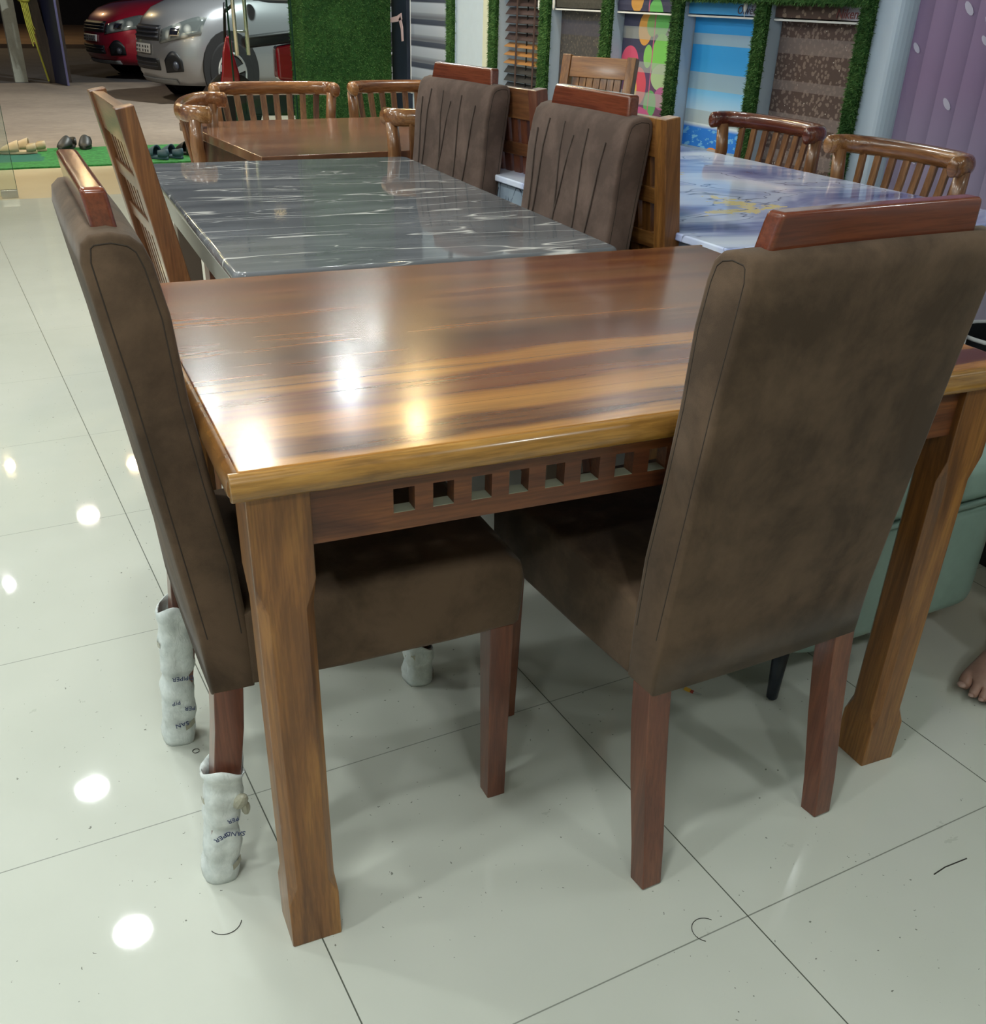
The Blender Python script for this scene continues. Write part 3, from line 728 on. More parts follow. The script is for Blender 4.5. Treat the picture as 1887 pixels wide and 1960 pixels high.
BACK = [(0.062, 0.356), (0.062, 0.45), (0.055, 0.56), (0.037, 0.68), (0.023, 0.79), (0.016, 0.89), (0.005, 0.948), (-0.003, 0.970),
        (-0.016, 0.981), (-0.036, 0.986), (-0.058, 0.984), (-0.068, 0.975), (-0.071, 0.955), (-0.062, 0.89), (-0.050, 0.81), (-0.034, 0.68), (-0.018, 0.55), (-0.006, 0.45), (0.0, 0.356)]
def padded_chair(name, label, loc, rz, group, suede_m, leg_m, rail_m, front_seams=False):
    t = thing(name, label, 'chair', loc, rz, group)
    bk = cushion(BACK, 0.202, 0.007, 'backrest', suede_m, t, 3, 0.002)
    seat = [(0.055, 0.358), (0.20, 0.352), (0.36, 0.352), (0.472, 0.354), (0.484, 0.362), (0.488, 0.40), (0.490, 0.445), (0.484, 0.468), (0.462, 0.482), (0.40, 0.490), (0.22, 0.491), (0.055, 0.482)]
    cushion(seat, 0.203, 0.012, 'seat', suede_m, t, 3, 0.004)
    # piping along the side panels of the backrest
    ins = []
    for i, p in enumerate(BACK):
        a, b, c = Vector(BACK[i - 1]), Vector(p), Vector(BACK[(i + 1) % len(BACK)]); tt = (c - a).normalized(); ins.append(b + Vector((-tt.y, tt.x)) * 0.011)
    for s_ in (-1, 1):
        mb = MB(); path = [(p.x, s_ * 0.2013, p.y) for p in ins[1:-1]]
        mb.tube(path, 0.0012, 6); mb.build('seam', MT['seam'], bk)
    if front_seams:
        def fx(z):
            pts = [(p[1], p[0]) for p in BACK[:8]]
            for (z0, x0), (z1, x1) in zip(pts, pts[1:]):
                if z0 <= z <= z1: return x0 + (x1 - x0) * (z - z0) / (z1 - z0)
            return BACK[7][0]
        for y0, y1, zt in ((-0.16, -0.15, 0.93), (-0.115, -0.16, 0.955), (-0.045, -0.02, 0.955), (0.005, -0.10, 0.93), (0.06, 0.05, 0.95), (0.14, 0.07, 0.93)):
            mb = MB(); mb.tube([(fx(z_) + 0.0035, y1 + (y0 - y1) * (z_ - 0.46) / (zt - 0.46), z_) for z_ in [0.47 + (zt - 0.47) * k / 8 for k in range(9)]], 0.0019, 6)
            mb.build('channel_seam', MT['seam2'], bk)
    mb = MB(); mb.rings([[(x, -yy, z) for x, z in ((-0.050 - s1, z0), (-0.022 - s1, z0))] + [(x, yy, z) for x, z in ((-0.022 - s1, z0), (-0.050 - s1, z0))]
                         for z0, yy, s1 in ((0.970, 0.168, 0), (1.012, 0.161, 0.0055), (1.025, 0.158, 0.0075))])
    mb.build('top_rail', rail_m, t, bevel=0.006, seg=4)
    for s_ in (-1, 1):
        yc = s_ * 0.182
        MB().bar([(0.455, yc, 0.0), (0.452, yc, 0.36)], [0.033, 0.041], [0.033, 0.041]).build('front_leg', leg_m, t, bevel=0.002, seg=2)
        MB().bar([(-0.024, yc, 0.0), (-0.016, yc, 0.07), (0.004, yc, 0.19), (0.018, yc, 0.29), (0.024, yc, 0.36)], [0.036, 0.037, 0.039, 0.04, 0.04], [0.034, 0.036, 0.040, 0.042, 0.042]).build('rear_leg', leg_m, t, bevel=0.002, seg=2)
    return t
MT['seam2'] = plain('taupe_seam', rgb(78, 65, 58), 0.9)
ch1 = padded_chair('padded_dining_chair', 'brown suede dining chair at the table end, its feet wrapped in white foam', (0.207, 1.362, 0), R(-3), 'brown suede chairs at the front table', MT['suede'], MT['chair_leg'], MT['rail_y'])
ch2 = padded_chair('padded_dining_chair', 'brown suede dining chair nearest the camera, seen from behind', (0.957, 0.887, 0), R(90), 'brown suede chairs at the front table', MT['suede'], MT['chair_leg'], MT['rail_y'])
p2 = padded_chair('padded_dining_chair', 'taupe suede chair with channelled back at near right of the grey marble table', (1.368, 2.14, 0), R(180), 'taupe channelled chairs at the marble table', MT['suede2'], MT['chair_leg'], MT['rail_y'], True)
p1 = copy_tree(p2); p1.location = (1.448, 2.965, 0); p1.rotation_euler = (0, 0, R(186)); p2.scale = p1.scale = (1.012, 1.0, 1.012)
p1['label'] = 'taupe suede chair with channelled back at far right of the grey marble table'

# foam wraps on three feet of the first chair
n = NT('foam_wrap'); f = n.noise(n.coord(), 60, 4, 0.6); n.base(n.ramp(f, [(0.3, rgb(196, 202, 200)), (0.7, rgb(224, 228, 226))]))
n.P(rough=0.45, spec=0.4); n.bump(n.noise(n.coord(scale=(1, 1, 0.5)), 60, 4, 0.6, 1.2), 0.5, 0.004); MT['foam'] = n.m
MT['tape'] = plain('clear_tape', rgb(168, 164, 146), 0.2)
MT['print'] = plain('navy_print', rgb(52, 64, 104), 0.6)
def foam(parent, cx, cy, h, r, lean=0.0, texts=()):
    rs = []; nz = int(h / 0.008) + 3; n_ = 28; ph = random.random() * 6
    for i in range(nz):
        z = h * i / (nz - 1); s_ = i / (nz - 1)
        fold = 0.0012 * math.sin(z * 130 + ph) + (0.004 if s_ > 0.93 else 0) - (0.004 * math.exp(-((s_ - .5) / .05) ** 2))
        row = []
        for k in range(n_):
            a = 2 * PI * k / n_; ca, sa = math.cos(a), math.sin(a)
            q = (abs(ca) ** 4 + abs(sa) ** 4) ** -0.25
            rr = (r + fold + random.uniform(-.0006, .0006) + 0.0016 * math.sin(3 * a + z * 60 + ph)) * min(q, 1.16)
            tear = 0.012 * math.sin(2 * a + ph) if i == nz - 1 else 0
            row.append((cx + lean * z + rr * ca, cy + rr * sa, 0.0005 + z + tear ))
        rs.append(row)
    mb = MB(); mb.rings(rs, True, False); o = mb.build('foam_wrap', MT['foam'], parent, smooth=True)
    so = o.modifiers.new('solid', 'SOLIDIFY'); so.thickness = 0.002; so.offset = 1
    for q in range(3):
        mb = MB(); z = h * (0.15 + 0.3 * q); a = q * 2.1 + ph
        mb.rings([[(cx + lean * z + (r + .006) * math.cos(a + d), cy + (r + .006) * math.sin(a + d), z + e + d * 0.006) for e in (-.006, .006)] for d in (-.35, 0, .35)], False, False, False)
        mb.build('tape', MT['tape'], o)
    for (x, z, sz, rot, w_) in texts:
        add_text(w_, 'printed_word', MT['print'], o, (x, cy - r * 1.10 - 0.002, z), (PI / 2, rot, 0), sz)
    return o
foam(ch1, -0.022, -0.182, 0.215, 0.0255, 0.12, [(-0.017, 0.100, 0.012, R(160), 'IPER'), (0.004, 0.100, 0.012, R(198), 'SAND'), (0.004, 0.128, 0.011, R(172), 'PER')])
foam(ch1, -0.024, 0.182, 0.285, 0.0265, 0.10, [(-0.004, 0.150, 0.012, R(186), 'DPIPER'), (0.000, 0.082, 0.012, R(190), 'PER'), (-0.022, 0.100, 0.012, R(178), 'PIP'), (-0.018, 0.050, 0.013, R(175), 'SAN')])
foam(ch1, 0.455, 0.182, 0.092, 0.026, 0.0)
mb = MB(); mb.ell((0.018, -0.205, 0.155), (0.012, 0.010, 0.022), 10, 8, Euler((0.5, 0.3, 0)).to_matrix()); mb.ell((0.026, -0.203, 0.138), (0.007, 0.006, 0.014), 8, 6)
mb.build('tape_tail', MT['tape'], ch1)

# ------------------------------------------------------------------ lattice back chairs (local: +x front, y width)
def lattice_chair(label, loc, rz, group, m_post, m_rail, w=0.46, h=1.0, lean=0.10):
    t = thing('lattice_chair', label, 'chair', loc, rz, group); hw = w / 2
    def bx_(z): return 0.0 if z < 0.42 else -lean * ((z - 0.42) / (h - 0.42)) ** 1.15
    for s_ in (-1, 1):
        yc = s_ * (hw - 0.021); zs = [0, 0.2, 0.42, 0.55, 0.7, 0.85, h]
        MB().bar([(bx_(z) - (0.03 * (1 - z / 0.42) if z < 0.42 else 0), yc, z) for z in zs], [0.042] * 7, [0.045, 0.048, 0.052, 0.050, 0.046, 0.042, 0.040]).build('post', m_post, t, bevel=0.003, seg=2)
        MB().box(0.375, 0.415, s_ * (hw - 0.022) - 0.02, s_ * (hw - 0.022) + 0.02, 0, 0.43).build('front_leg', m_post, t, bevel=0.002)
        MB().box(-0.01, 0.38, s_ * (hw - 0.022) - 0.012, s_ * (hw - 0.022) + 0.012, 0.36, 0.42).build('side_rail', m_rail, t)
    iw = hw - 0.042
    def crossbar(z0, z1, nm):
        zm = (z0 + z1) / 2
        mb = MB(); mb.rings([[(bx_(z0) - .014, y, z0), (bx_(z0) + .014, y, z0), (bx_(z1) + .014, y, z1), (bx_(z1) - .014, y, z1)] for y in (-iw, iw)])
        return mb.build(nm, m_rail, t, bevel=0.002, seg=1)
    crossbar(h - 0.085, h - 0.004, 'top_rail'); crossbar(h - 0.185, h - 0.150, 'cross_rail'); crossbar(h - 0.285, h - 0.25, 'cross_rail'); crossbar(0.47, 0.51, 'cross_rail')
    k_ = 7
    for i in range(k_):
        y = -iw + 2 * iw * (i + 1) / (k_ + 1)
        zs = [0.49, 0.6, 0.72, 0.84, h - 0.06]
        MB().bar([(bx_(z), y, z) for z in zs], 0.030, 0.016).build('slat', m_post, t)
    MB().box(-0.02, 0.43, -hw + 0.003, hw - 0.003, 0.43, 0.455).build('seat', m_rail, t, bevel=0.006, seg=3)
    MB().box(0.383, 0.407, -hw + .04, hw - .04, 0.36, 0.43).build('front_rail', m_rail, t)
    return t
lc = lattice_chair('walnut lattice back chair with square cutouts at the left side of the grey marble table', (0.495, 2.545, 0), R(-2), 'wooden lattice back chairs', MT['frame'], MT['frame_y'])
o = lattice_chair('walnut lattice back chair behind the far taupe suede chair, back to back', (1.615, 2.885, 0), R(6), 'wooden lattice back chairs', MT['chair_leg'], MT['frame_y'], 0.46, 0.995, 0.07)
o = lattice_chair('honey wood lattice back chair behind the near taupe suede chair, back to back', (1.515, 2.115, 0), R(1), 'wooden lattice back chairs', MT['leg'], MT['frame_gold'], 0.46, 1.0, 0.07)
o = lattice_chair('honey wood lattice back chair by the far wall before the dark floral blind', (2.66, 4.09, 0), R(210), 'wooden lattice back chairs', MT['leg'], MT['frame_gold'], 0.36, 1.0, 0.10)

# ------------------------------------------------------------------ grey marble table
def simple_table(name, label, loc, rz, w_, d_, z, th, m_top, m_apr, m_leg, edge, ap_h=0.075, inset=0.03, lw=0.06, leg_in=0.04, corner=0.0):
    t = thing(name, label, 'dining table', loc, rz)
    if corner:
        pts = []
        for cx, cy, a0 in ((w_ - corner, corner, -90), (w_ - corner, d_ - corner, 0), (corner, d_ - corner, 90), (corner, corner, 180)):
            for k in range(7): a = R(a0 + 15 * k); pts.append((cx + corner * math.cos(a), cy + corner * math.sin(a)))
        mb = MB().prism(pts, z - th, z, 'z')
    else: mb = MB().box(0, w_, 0, d_, z - th, z)
    mb.build('tabletop', m_top, t, bevel=edge, seg=4)
    i0 = inset
    for a in ((i0, i0 + .02, i0, d_ - i0), (w_ - i0 - .02, w_ - i0, i0, d_ - i0), (i0 + .02, w_ - i0 - .02, i0, i0 + .02), (i0 + .02, w_ - i0 - .02, d_ - i0 - .02, d_ - i0)):
        MB().box(a[0], a[1], a[2], a[3], z - th - ap_h, z - th).build('apron', m_apr, t)
    for x0 in (leg_in + i0 * 0.3, w_ - leg_in - lw - i0 * .3):
        for y0 in (leg_in + i0 * 0.3, d_ - leg_in - lw - i0 * .3):
            MB().box(x0, x0 + lw, y0, y0 + lw, 0, z - th).build('leg', m_leg, t, bevel=0.003)
    return t
simple_table('marble_table', 'dining table with a polished dark grey marble top and white veins', (0.462, 1.862, 0), R(-4.6), 0.822, 1.405, 0.76, 0.026, MT['marble'], MT['greybase'], MT['greyleg'], 0.011, 0.085, 0.03, 0.06, 0.05, 0.025)
simple_table('marble_table', 'dining table with a lavender blue marble top and gold patches', (1.492, 1.70, 0), R(0), 1.0, 1.555, 0.76, 0.018, MT['blue'], MT['blue_dark'], MT['white'], 0.004, 0.10, 0.012, 0.07, 0.05, 0.01)
bt = simple_table('dining_table', 'flat brown wooden dining table by the glass front, ringed by curved back chairs', (0.944, 3.30, 0), R(2), 1.50, 0.98, 0.76, 0.03, MT['backtop'], MT['backbase'], MT['backbase'], 0.003, 0.08, 0.02, 0.07, 0.02)

# ------------------------------------------------------------------ curved rail chairs (local: +x front, origin between rail ends on floor)
def curved_chair(label, loc, rz, m_rail, m_slat, w=0.56, zr=0.88, bow=0.035, hook=0.085, rec=0.12):
    t = thing('curved_back_chair', label, 'chair', loc, rz, 'curved back slat chairs'); hw = w / 2 - 0.022
    def rx(y): return -rec - bow * (1 - (y / hw) ** 2)
    zc = zr - 0.028; rc = 0.05; path = []
    def arc(s_):
        out = [(-rec + hook, s_ * hw, zc - 0.002)]
        for k in range(6):
            a = k / 5 * PI / 2; out.append((-rec + rc - rc * math.sin(a) - 0.004 * math.sin(a), s_ * (hw - rc + rc * math.cos(a)), zc))
        return out
    left = arc(1); right = list(reversed(arc(-1)))
    mid = [(rx(y) , y, zc) for y in [(hw - rc) * (1 - 2 * k / 12) * 0.93 for k in range(13)]]
    path = left + mid + right
    mb = MB(); mb.tube(path, 0.0195, 16, sq=1.38)
    for p in (path[0], path[-1]): mb.ell(p, (0.012, 0.0195, 0.0268), 14, 8)
    mb.build('curved_rail', m_rail, t, smooth=True)
    sw = 0.185
    for s_ in (-1, 1):
        MB().tube([(-rec + hook * .45, s_ * (hw - .004), zc - .015), (-rec + hook * .4, s_ * (hw - .010), zc - 0.10), (-0.075, s_ * (sw + .055), 0.64), (-0.03, s_ * (sw + .025), 0.50), (-0.015, s_ * (sw + .008), 0.40)], [0.021, 0.022, 0.023, 0.024, 0.022], 12).build('back_post', m_slat, t, smooth=True)
        MB().tube([(-0.015, s_ * sw, 0.44), (-0.03, s_ * sw, 0.2), (-0.05, s_ * (sw + .005), 0)], [0.021, 0.019, 0.016], 10).build('leg', m_slat, t, smooth=True)
        MB().tube([(0.37, s_ * sw, 0.44), (0.375, s_ * sw, 0.2), (0.385, s_ * (sw + .005), 0)], [0.021, 0.019, 0.016], 10).build('leg', m_slat, t, smooth=True)
    for i in range(8):
        a = -1 + 2 * i / 7; yt = (hw - 0.055) * a; xt = rx(yt); yb = (sw - 0.02) * a; xb = -0.03
        pts = []
        for k in range(6):
            q = k / 5; pts.append((xt + (xb - xt) * q - 0.020 * math.sin(PI * q), yt + (yb - yt) * q, zc - 0.01 + (0.45 - zc + 0.01) * q))
        MB().bar(pts, 0.025, 0.012).build('slat', m_slat, t, bevel=0.002, seg=1)
    mb = MB(); pts = []
    for k in range(24):
        a = 2 * PI * k / 24; q = (abs(math.cos(a)) ** 4 + abs(math.sin(a)) ** 4) ** -0.25
        pts.append((0.18 + 0.225 * q * math.cos(a), 0.215 * q * math.sin(a)))
    mb.prism(pts, 0.435, 0.462, 'z'); mb.build('seat', m_rail, t, bevel=0.006, seg=3)
    return t
C1, C2, CD = MT['curved'], MT['curved_z'], MT['curved_dark']
curved_chair('honey slat chair with curved rail at the left end of the brown table', (0.995, 3.86, 0), R(-20), C1, C2, 0.58)
curved_chair('honey slat chair beyond the brown table, left of its pair, before the glass', (1.37, 4.44, 0), R(-90), C1, C2, 0.56)
curved_chair('honey slat chair beyond the brown table, before the grass pillar', (1.98, 4.46, 0), R(-90), C1, C2, 0.56)
curved_chair('honey slat chair near side of the brown table behind a taupe chair', (1.63, 3.375, 0), R(90), C1, C2, 0.54, 0.895)
curved_chair('dark mahogany slat chair, farther of two at right of lavender marble table', (2.545, 2.88, 0), R(180), CD, C2, 0.53)
curved_chair('honey slat chair, nearer of two at right of lavender marble table', (2.445, 2.205, 0), R(178), C1, C2, 0.53)

# ------------------------------------------------------------------ sage ottoman
t = thing('ottoman', 'sage green leather ottoman with navy legs under the table right end', 'ottoman', (1.255, 1.10, 0))
def rbox(x0, x1, y0, y1, z0, z1, rc, name, m, parent, bev):
    pts = []
    for cx, cy, a0 in ((x1 - rc, y0 + rc, -90), (x1 - rc, y1 - rc, 0), (x0 + rc, y1 - rc, 90), (x0 + rc, y0 + rc, 180)):
        for k in range(9): a = R(a0 + 11.25 * k); pts.append((cx + rc * math.cos(a), cy + rc * math.sin(a)))
    return MB().prism(pts, z0, z1, 'z').build(name, m, parent, bevel=bev, seg=4)
rbox(0.0, 0.575, 0, 0.44, 0.115, 0.375, 0.09, 'body', MT['sage'], t, 0.03)
rbox(-0.004, 0.58, -0.004, 0.444, 0.378, 0.47, 0.09, 'seat_cushion', MT['sage'], t, 0.028)
mb = MB(); pth = []
for cx, cy, a0 in ((0.58 - .09, -0.004 + .09, -90), (0.58 - .09, 0.444 - .09, 0), (-0.004 + .09, 0.444 - .09, 90), (-0.004 + .09, -0.004 + .09, 180)):
    for k in range(7): a = R(a0 + 15 * k); pth.append((cx + .092 * math.cos(a), cy + .092 * math.sin(a), 0.381))
pth.append(pth[0]); mb.tube(pth, 0.005, 8); mb.build('piping', MT['sage'], t, smooth=True)
for x_, y_ in ((0.035, 0.045), (0.44, 0.10), (0.045, 0.40), (0.44, 0.36)):
    MB().rings([[(x_ + r_ * math.cos(2 * PI * k / 14), y_ + r_ * math.sin(2 * PI * k / 14), z_) for k in range(14)] for r_, z_ in ((0.008, 0), (0.011, 0.004), (0.017, 0.13))]).build('leg', MT['navy'], t, smooth=True)

# ------------------------------------------------------------------ bench, bin at the right edge
t = thing('wooden_bench', 'low honey wood bench with black plinth at the right edge of the photo', 'bench', (2.16, -0.3, 0))
MB().box(0.0, 0.62, 0, 1.85, 0.075, 0.42).build('body', wood('bench_wood', rgb(120, 82, 46), rgb(150, 108, 64), rgb(172, 130, 82), 'Y'), t, bevel=0.004)
MB().box(0.004, 0.60, 0.01, 1.84, 0.0, 0.075).build('plinth', MT['black'], t)
t = thing('waste_bin', 'black bin with a white rim beyond the bench, before the purple curtain', 'bin', (2.60, 1.75, 0))
MB().rings([[(r_ * math.cos(2 * PI * k / 28), r_ * math.sin(2 * PI * k / 28), z_) for k in range(28)] for r_, z_ in ((0.095, 0), (0.13, 0.43), (0.125, 0.43), (0.09, 0.01))], True, True).build('bucket', MT['black'], t, smooth=False)
MB().tube([(0.13 * math.cos(2 * PI * k / 28), 0.13 * math.sin(2 * PI * k / 28), 0.432) for k in range(29)], 0.006, 8, False).build('rim', MT['white'], t, smooth=True)

# ------------------------------------------------------------------ floor litter
t = MB(); t.bar([(0, 0, 0.003), (0.012, -0.006, 0.002)], 0.008, 0.004); o = t.build('candy_wrapper', [plain('yellow_foil', rgb(214, 168, 60), 0.3)], None, loc=(1.147, 1.247, 0)); o.rotation_euler = (0, 0, R(-35))
o2 = MB().bar([(0.012, -0.006, 0.002), (0.018, -0.010, 0.002)], 0.007, 0.003).build('red_stripe', plain('red_foil', rgb(150, 50, 44), 0.3), o)
o3 = MB().bar([(0.018, -0.010, 0.002), (0.034, -0.016, 0.003)], [0.006, 0.001], [0.003, 0.001]).build('twisted_end', plain('silver_foil', rgb(170, 170, 168), 0.2), o)
props(o, 'tiny yellow, red and silver sweet wrapper on the floor under the near chair', 'wrapper')
hm = plain('dark_hair', rgb(40, 36, 30), 0.7)
def strand(pts, r=0.0006, label='', nm='hair_strand', loc=(0, 0, 0)):
    o = MB().tube([(p[0], p[1], 0.0009) for p in pts], r, 5).build(nm, hm, None, loc=loc); return props(o, label, 'strand')
strand([(0, 0), (0.03, 0.003), (0.078, 0.0)], 0.0011, 'straight dark fibre lying on a tile at the lower right', 'fibre_strand', (1.206, 0.661, 0))
def curl(cx, cy, r, a0, a1, label): strand([(r * math.cos(R(a0 + (a1 - a0) * k / 14)), r * math.sin(R(a0 + (a1 - a0) * k / 14))) for k in range(15)], 0.0006, label, 'hair_strand', (cx, cy, 0))
curl(0.80, 0.74, 0.022, 30, 230, 'curled dark hair on the floor right of the near chair leg')
curl(0.44, 0.68, 0.010, 0, 150, 'short curled dark hair on the lower middle of the floor')
curl(0.155, 1.08, 0.024, 200, 340, 'long curved hair in front of the nearer foam wrapped foot')
curl(0.21, 1.49, 0.006, 0, 330, 'tiny ring shaped scrap beside the farther foam wrapped foot')

# ------------------------------------------------------------------ outdoors
def gmat(name, a, b, sc_=3, bump=0.01, rough=0.9):
    n = NT(name); f = n.noise(n.coord(), sc_, 6, 0.65); g = n.noise(n.coord(), sc_ * 12, 3, 0.6)
    n.base(n.ramp(n.math('ADD', n.math('MULTIPLY', f, 0.7), n.math('MULTIPLY', g, 0.3)), [(0.35, a), (0.65, b)])); n.P(rough=rough); n.bump(g, 0.4, bump); return n.m
o = MB().box(-14, 16, 8.66, 16.6, -0.1, -0.005).build('ground_forecourt', gmat('dusty_concrete', rgb(120, 108, 98), rgb(150, 136, 122), 0.8)); o['kind'] = 'structure'
o = MB().box(-14, 16, 16.6, 25.8, -0.12, -0.02).build('ground_road', gmat('asphalt', rgb(70, 68, 70), rgb(88, 84, 84), 2)); o['kind'] = 'structure'
o = MB().box(-20, 24, 25.8, 40, -0.05, 0.06).build('ground_verge', gmat('brown_soil', rgb(104, 84, 66), rgb(128, 104, 82), 0.7)); o['kind'] = 'structure'
o = MB().box(-20, 24, 38, 38.4, 0, 4.5).build('wall_far_street', gmat('dark_hoarding', rgb(26, 28, 38), rgb(40, 42, 52), 0.5)); o['kind'] = 'structure'
mb = MB(); mb.box(-4.0, 2.46, 8.66, 9.68, -0.002, 0.012)
n = NT('green_mat'); P = n.sep(n.coord()); f = n.noise(n.coord(), 30, 3)
base = n.ramp(f, [(0.35, rgb(26, 96, 40)), (0.65, rgb(48, 130, 60))])
teal = n.math('MULTIPLY', n.math('MULTIPLY', n.math('GREATER_THAN', P[1], 8.95), n.math('LESS_THAN', P[1], 9.4)), n.math('LESS_THAN', n.math('ADD', P[0], n.math('MULTIPLY', f, 0.2)), 0.95))
n.base(n.mix(teal, base, rgb(20, 92, 78))); n.P(rough=0.9)
o = mb.build('door_mat', n.m, None); props(o, 'long green artificial turf mat outside the glass front with shoes on it', 'mat')

# shoes
def shoe(kind, label, loc, rz, m, sole, group=None, ln=0.27, wd=0.10):
    t = thing(kind, label, 'shoe', loc, rz, group)
    pts = []
    for k in range(24):
        a = 2 * PI * k / 24; x = ln / 2 * math.cos(a); wv = wd / 2 * (0.82 + 0.22 * math.cos(a) - 0.10 * math.cos(2 * a)) * math.sin(a)
        pts.append((x, wv))
    MB().prism(pts, 0.0, 0.026, 'z').build('sole', sole, t, bevel=0.008, seg=3)
    # upper: toe vamp closed, heel open
    mb = MB(); rs = []
    for i, (x, h, wq) in enumerate([(ln * .47, 0.030, 0.35), (ln * .40, 0.052, 0.72), (ln * .25, 0.074, 0.95), (ln * .08, 0.094, 0.98), (-ln * .02, 0.104, 0.90), (-ln * .03, 0.098, 0.84), (ln * .05, 0.080, 0.8)]):
        rs.append([(x, wd / 2 * wq * math.cos(PI * k / 12), 0.022 + (h - 0.022) * math.sin(PI * k / 12) ** 0.8) for k in range(13)])
    mb.rings(rs, True, False, False); u = mb.build('upper', m, t, smooth=True)
    so = u.modifiers.new('solid', 'SOLIDIFY'); so.thickness = 0.004
    mb = MB(); rs = []
    for k in range(13):
        a = PI / 2 + PI * k / 12; x = -ln * .22 + ln * .25 * math.cos(a); y = wd * .41 * math.sin(a)
        hh = 0.068 + 0.012 * math.cos(a - PI)
        rs.append([(x, y, 0.022), (x * 1.02, y * 1.05, 0.045), (x, y * .95, hh)])
    mb.rings(rs, False, False, False); q = mb.build('heel_counter', m, t, smooth=True)
    so = q.modifiers.new('solid', 'SOLIDIFY'); so.thickness = 0.004
    return t
m_cream = plain('cream_foam', rgb(190, 172, 144), 0.6); m_blk = plain('charcoal_foam', rgb(48, 50, 50), 0.5); m_bl = plain('slate_blue_foam', rgb(58, 84, 100), 0.6)
shoe('clog', 'cream foam clog on the far edge of the green mat, left of its twin', (0.70, 9.40, 0.012), R(172), m_cream, m_cream, 'cream clogs', 0.29, 0.11)
shoe('clog', 'cream foam clog on the far edge of the green mat, right of its twin', (0.79, 9.54, 0.012), R(165), m_cream, m_cream, 'cream clogs', 0.29, 0.11)
shoe('clog', 'charcoal clog on the mat beside the lattice chair, left of its twin', (1.10, 9.60, 0.0125), R(236), m_blk, m_blk, 'charcoal clogs', 0.27, 0.105)
shoe('clog', 'charcoal clog on the mat beside the lattice chair, right of its twin', (1.25, 9.62, 0.0125), R(255), m_blk, m_blk, 'charcoal clogs', 0.27, 0.105)
shoe('slipper', 'slate blue slipper on the mat, left of its twin', (1.68, 8.86, 0.0125), R(118), m_bl, m_bl, 'slate blue slippers', 0.27, 0.105)
shoe('slipper', 'slate blue slipper on the mat, right of its twin', (1.80, 8.88, 0.0125), R(118), m_bl, m_bl, 'slate blue slippers', 0.27, 0.105)
shoe('sandal', 'black sandal on the mat beside the blue slippers', (1.95, 9.02, 0.0125), R(112), MT['black'], MT['black'], 'black sandals', 0.27, 0.10)
shoe('sandal', 'black sandal on the mat behind the curved chair', (2.09, 9.05, 0.0125), R(108), MT['black'], MT['black'], 'black sandals', 0.27, 0.10)
o = MB().box(-0.06, 0.06, -0.012, 0.012, 0.0, 0.004).build('paper_scrap', MT['white'], None, loc=(1.02, 9.15, 0.012)); props(o, 'thin white paper strip on the green mat', 'paper')

# posts at the road
o = MB().box(-0.085, 0.085, -0.085, 0.085, -0.02, 3.2).build('street_post', gmat('pale_concrete', rgb(150, 152, 142), rgb(170, 172, 160), 6, 0.003), None, loc=(1.485, 17.0, 0)); props(o, 'pale grey square street post standing at the road edge', 'post')
t = thing('timber_post', 'dark leaning timber post with yellow rope tied around it', 'post', (1.86, 16.6, 0))
mw = wood('old_timber', rgb(44, 36, 32), rgb(58, 48, 42), rgb(74, 62, 54), 'Z')
MB().bar([(0.02, 0, -0.01), (-0.16, 0, 1.6), (-0.2, 0, 3.0)], 0.13, 0.13).build('trunk', mw, t)
ym = plain('yellow_rope', rgb(176, 176, 70), 0.8)
mb = MB(); mb.tube([(-0.06, -0.09, 0.02), (-0.14, -0.1, 0.5), (-0.22, -0.09, 0.95)], 0.014, 6)
for k in range(5): mb.tube([(-0.24 + .02 * k, -0.1, 1.0 - .01 * k), (-0.22 + .018 * k, -0.12, 0.7), (-0.18 + .015 * k, -0.11, 0.45 + .05 * k)], 0.008, 5)
mb.ell((-0.19, -0.06, 1.02), (0.09, 0.09, 0.07), 10, 6); mb.build('rope', ym, t)
o = MB().box(-0.05, 0.05, -0.04, 0.04, -0.01, 3).build('timber_post', mw, None, loc=(2.07, 16.7, 0)); props(o, 'thin dark timber post between the roped post and blue sheet', 'post')
t = thing('sheet_panel', 'dark blue sheet panel with a shiny edge leaning beside the timber posts', 'sheet', (1.985, 16.02, 0), R(100))
MB().box(0.0, 0.75, -0.01, 0.01, 0.0, 3.0).build('sheet', plain('navy_sheet', rgb(40, 46, 78), 0.35), t)
MB().box(-0.012, 0.0, -0.014, 0.014, 0.0, 3.0).build('metal_edge', plain('violet_grey_metal', rgb(120, 118, 160), 0.3, 0.6), t)

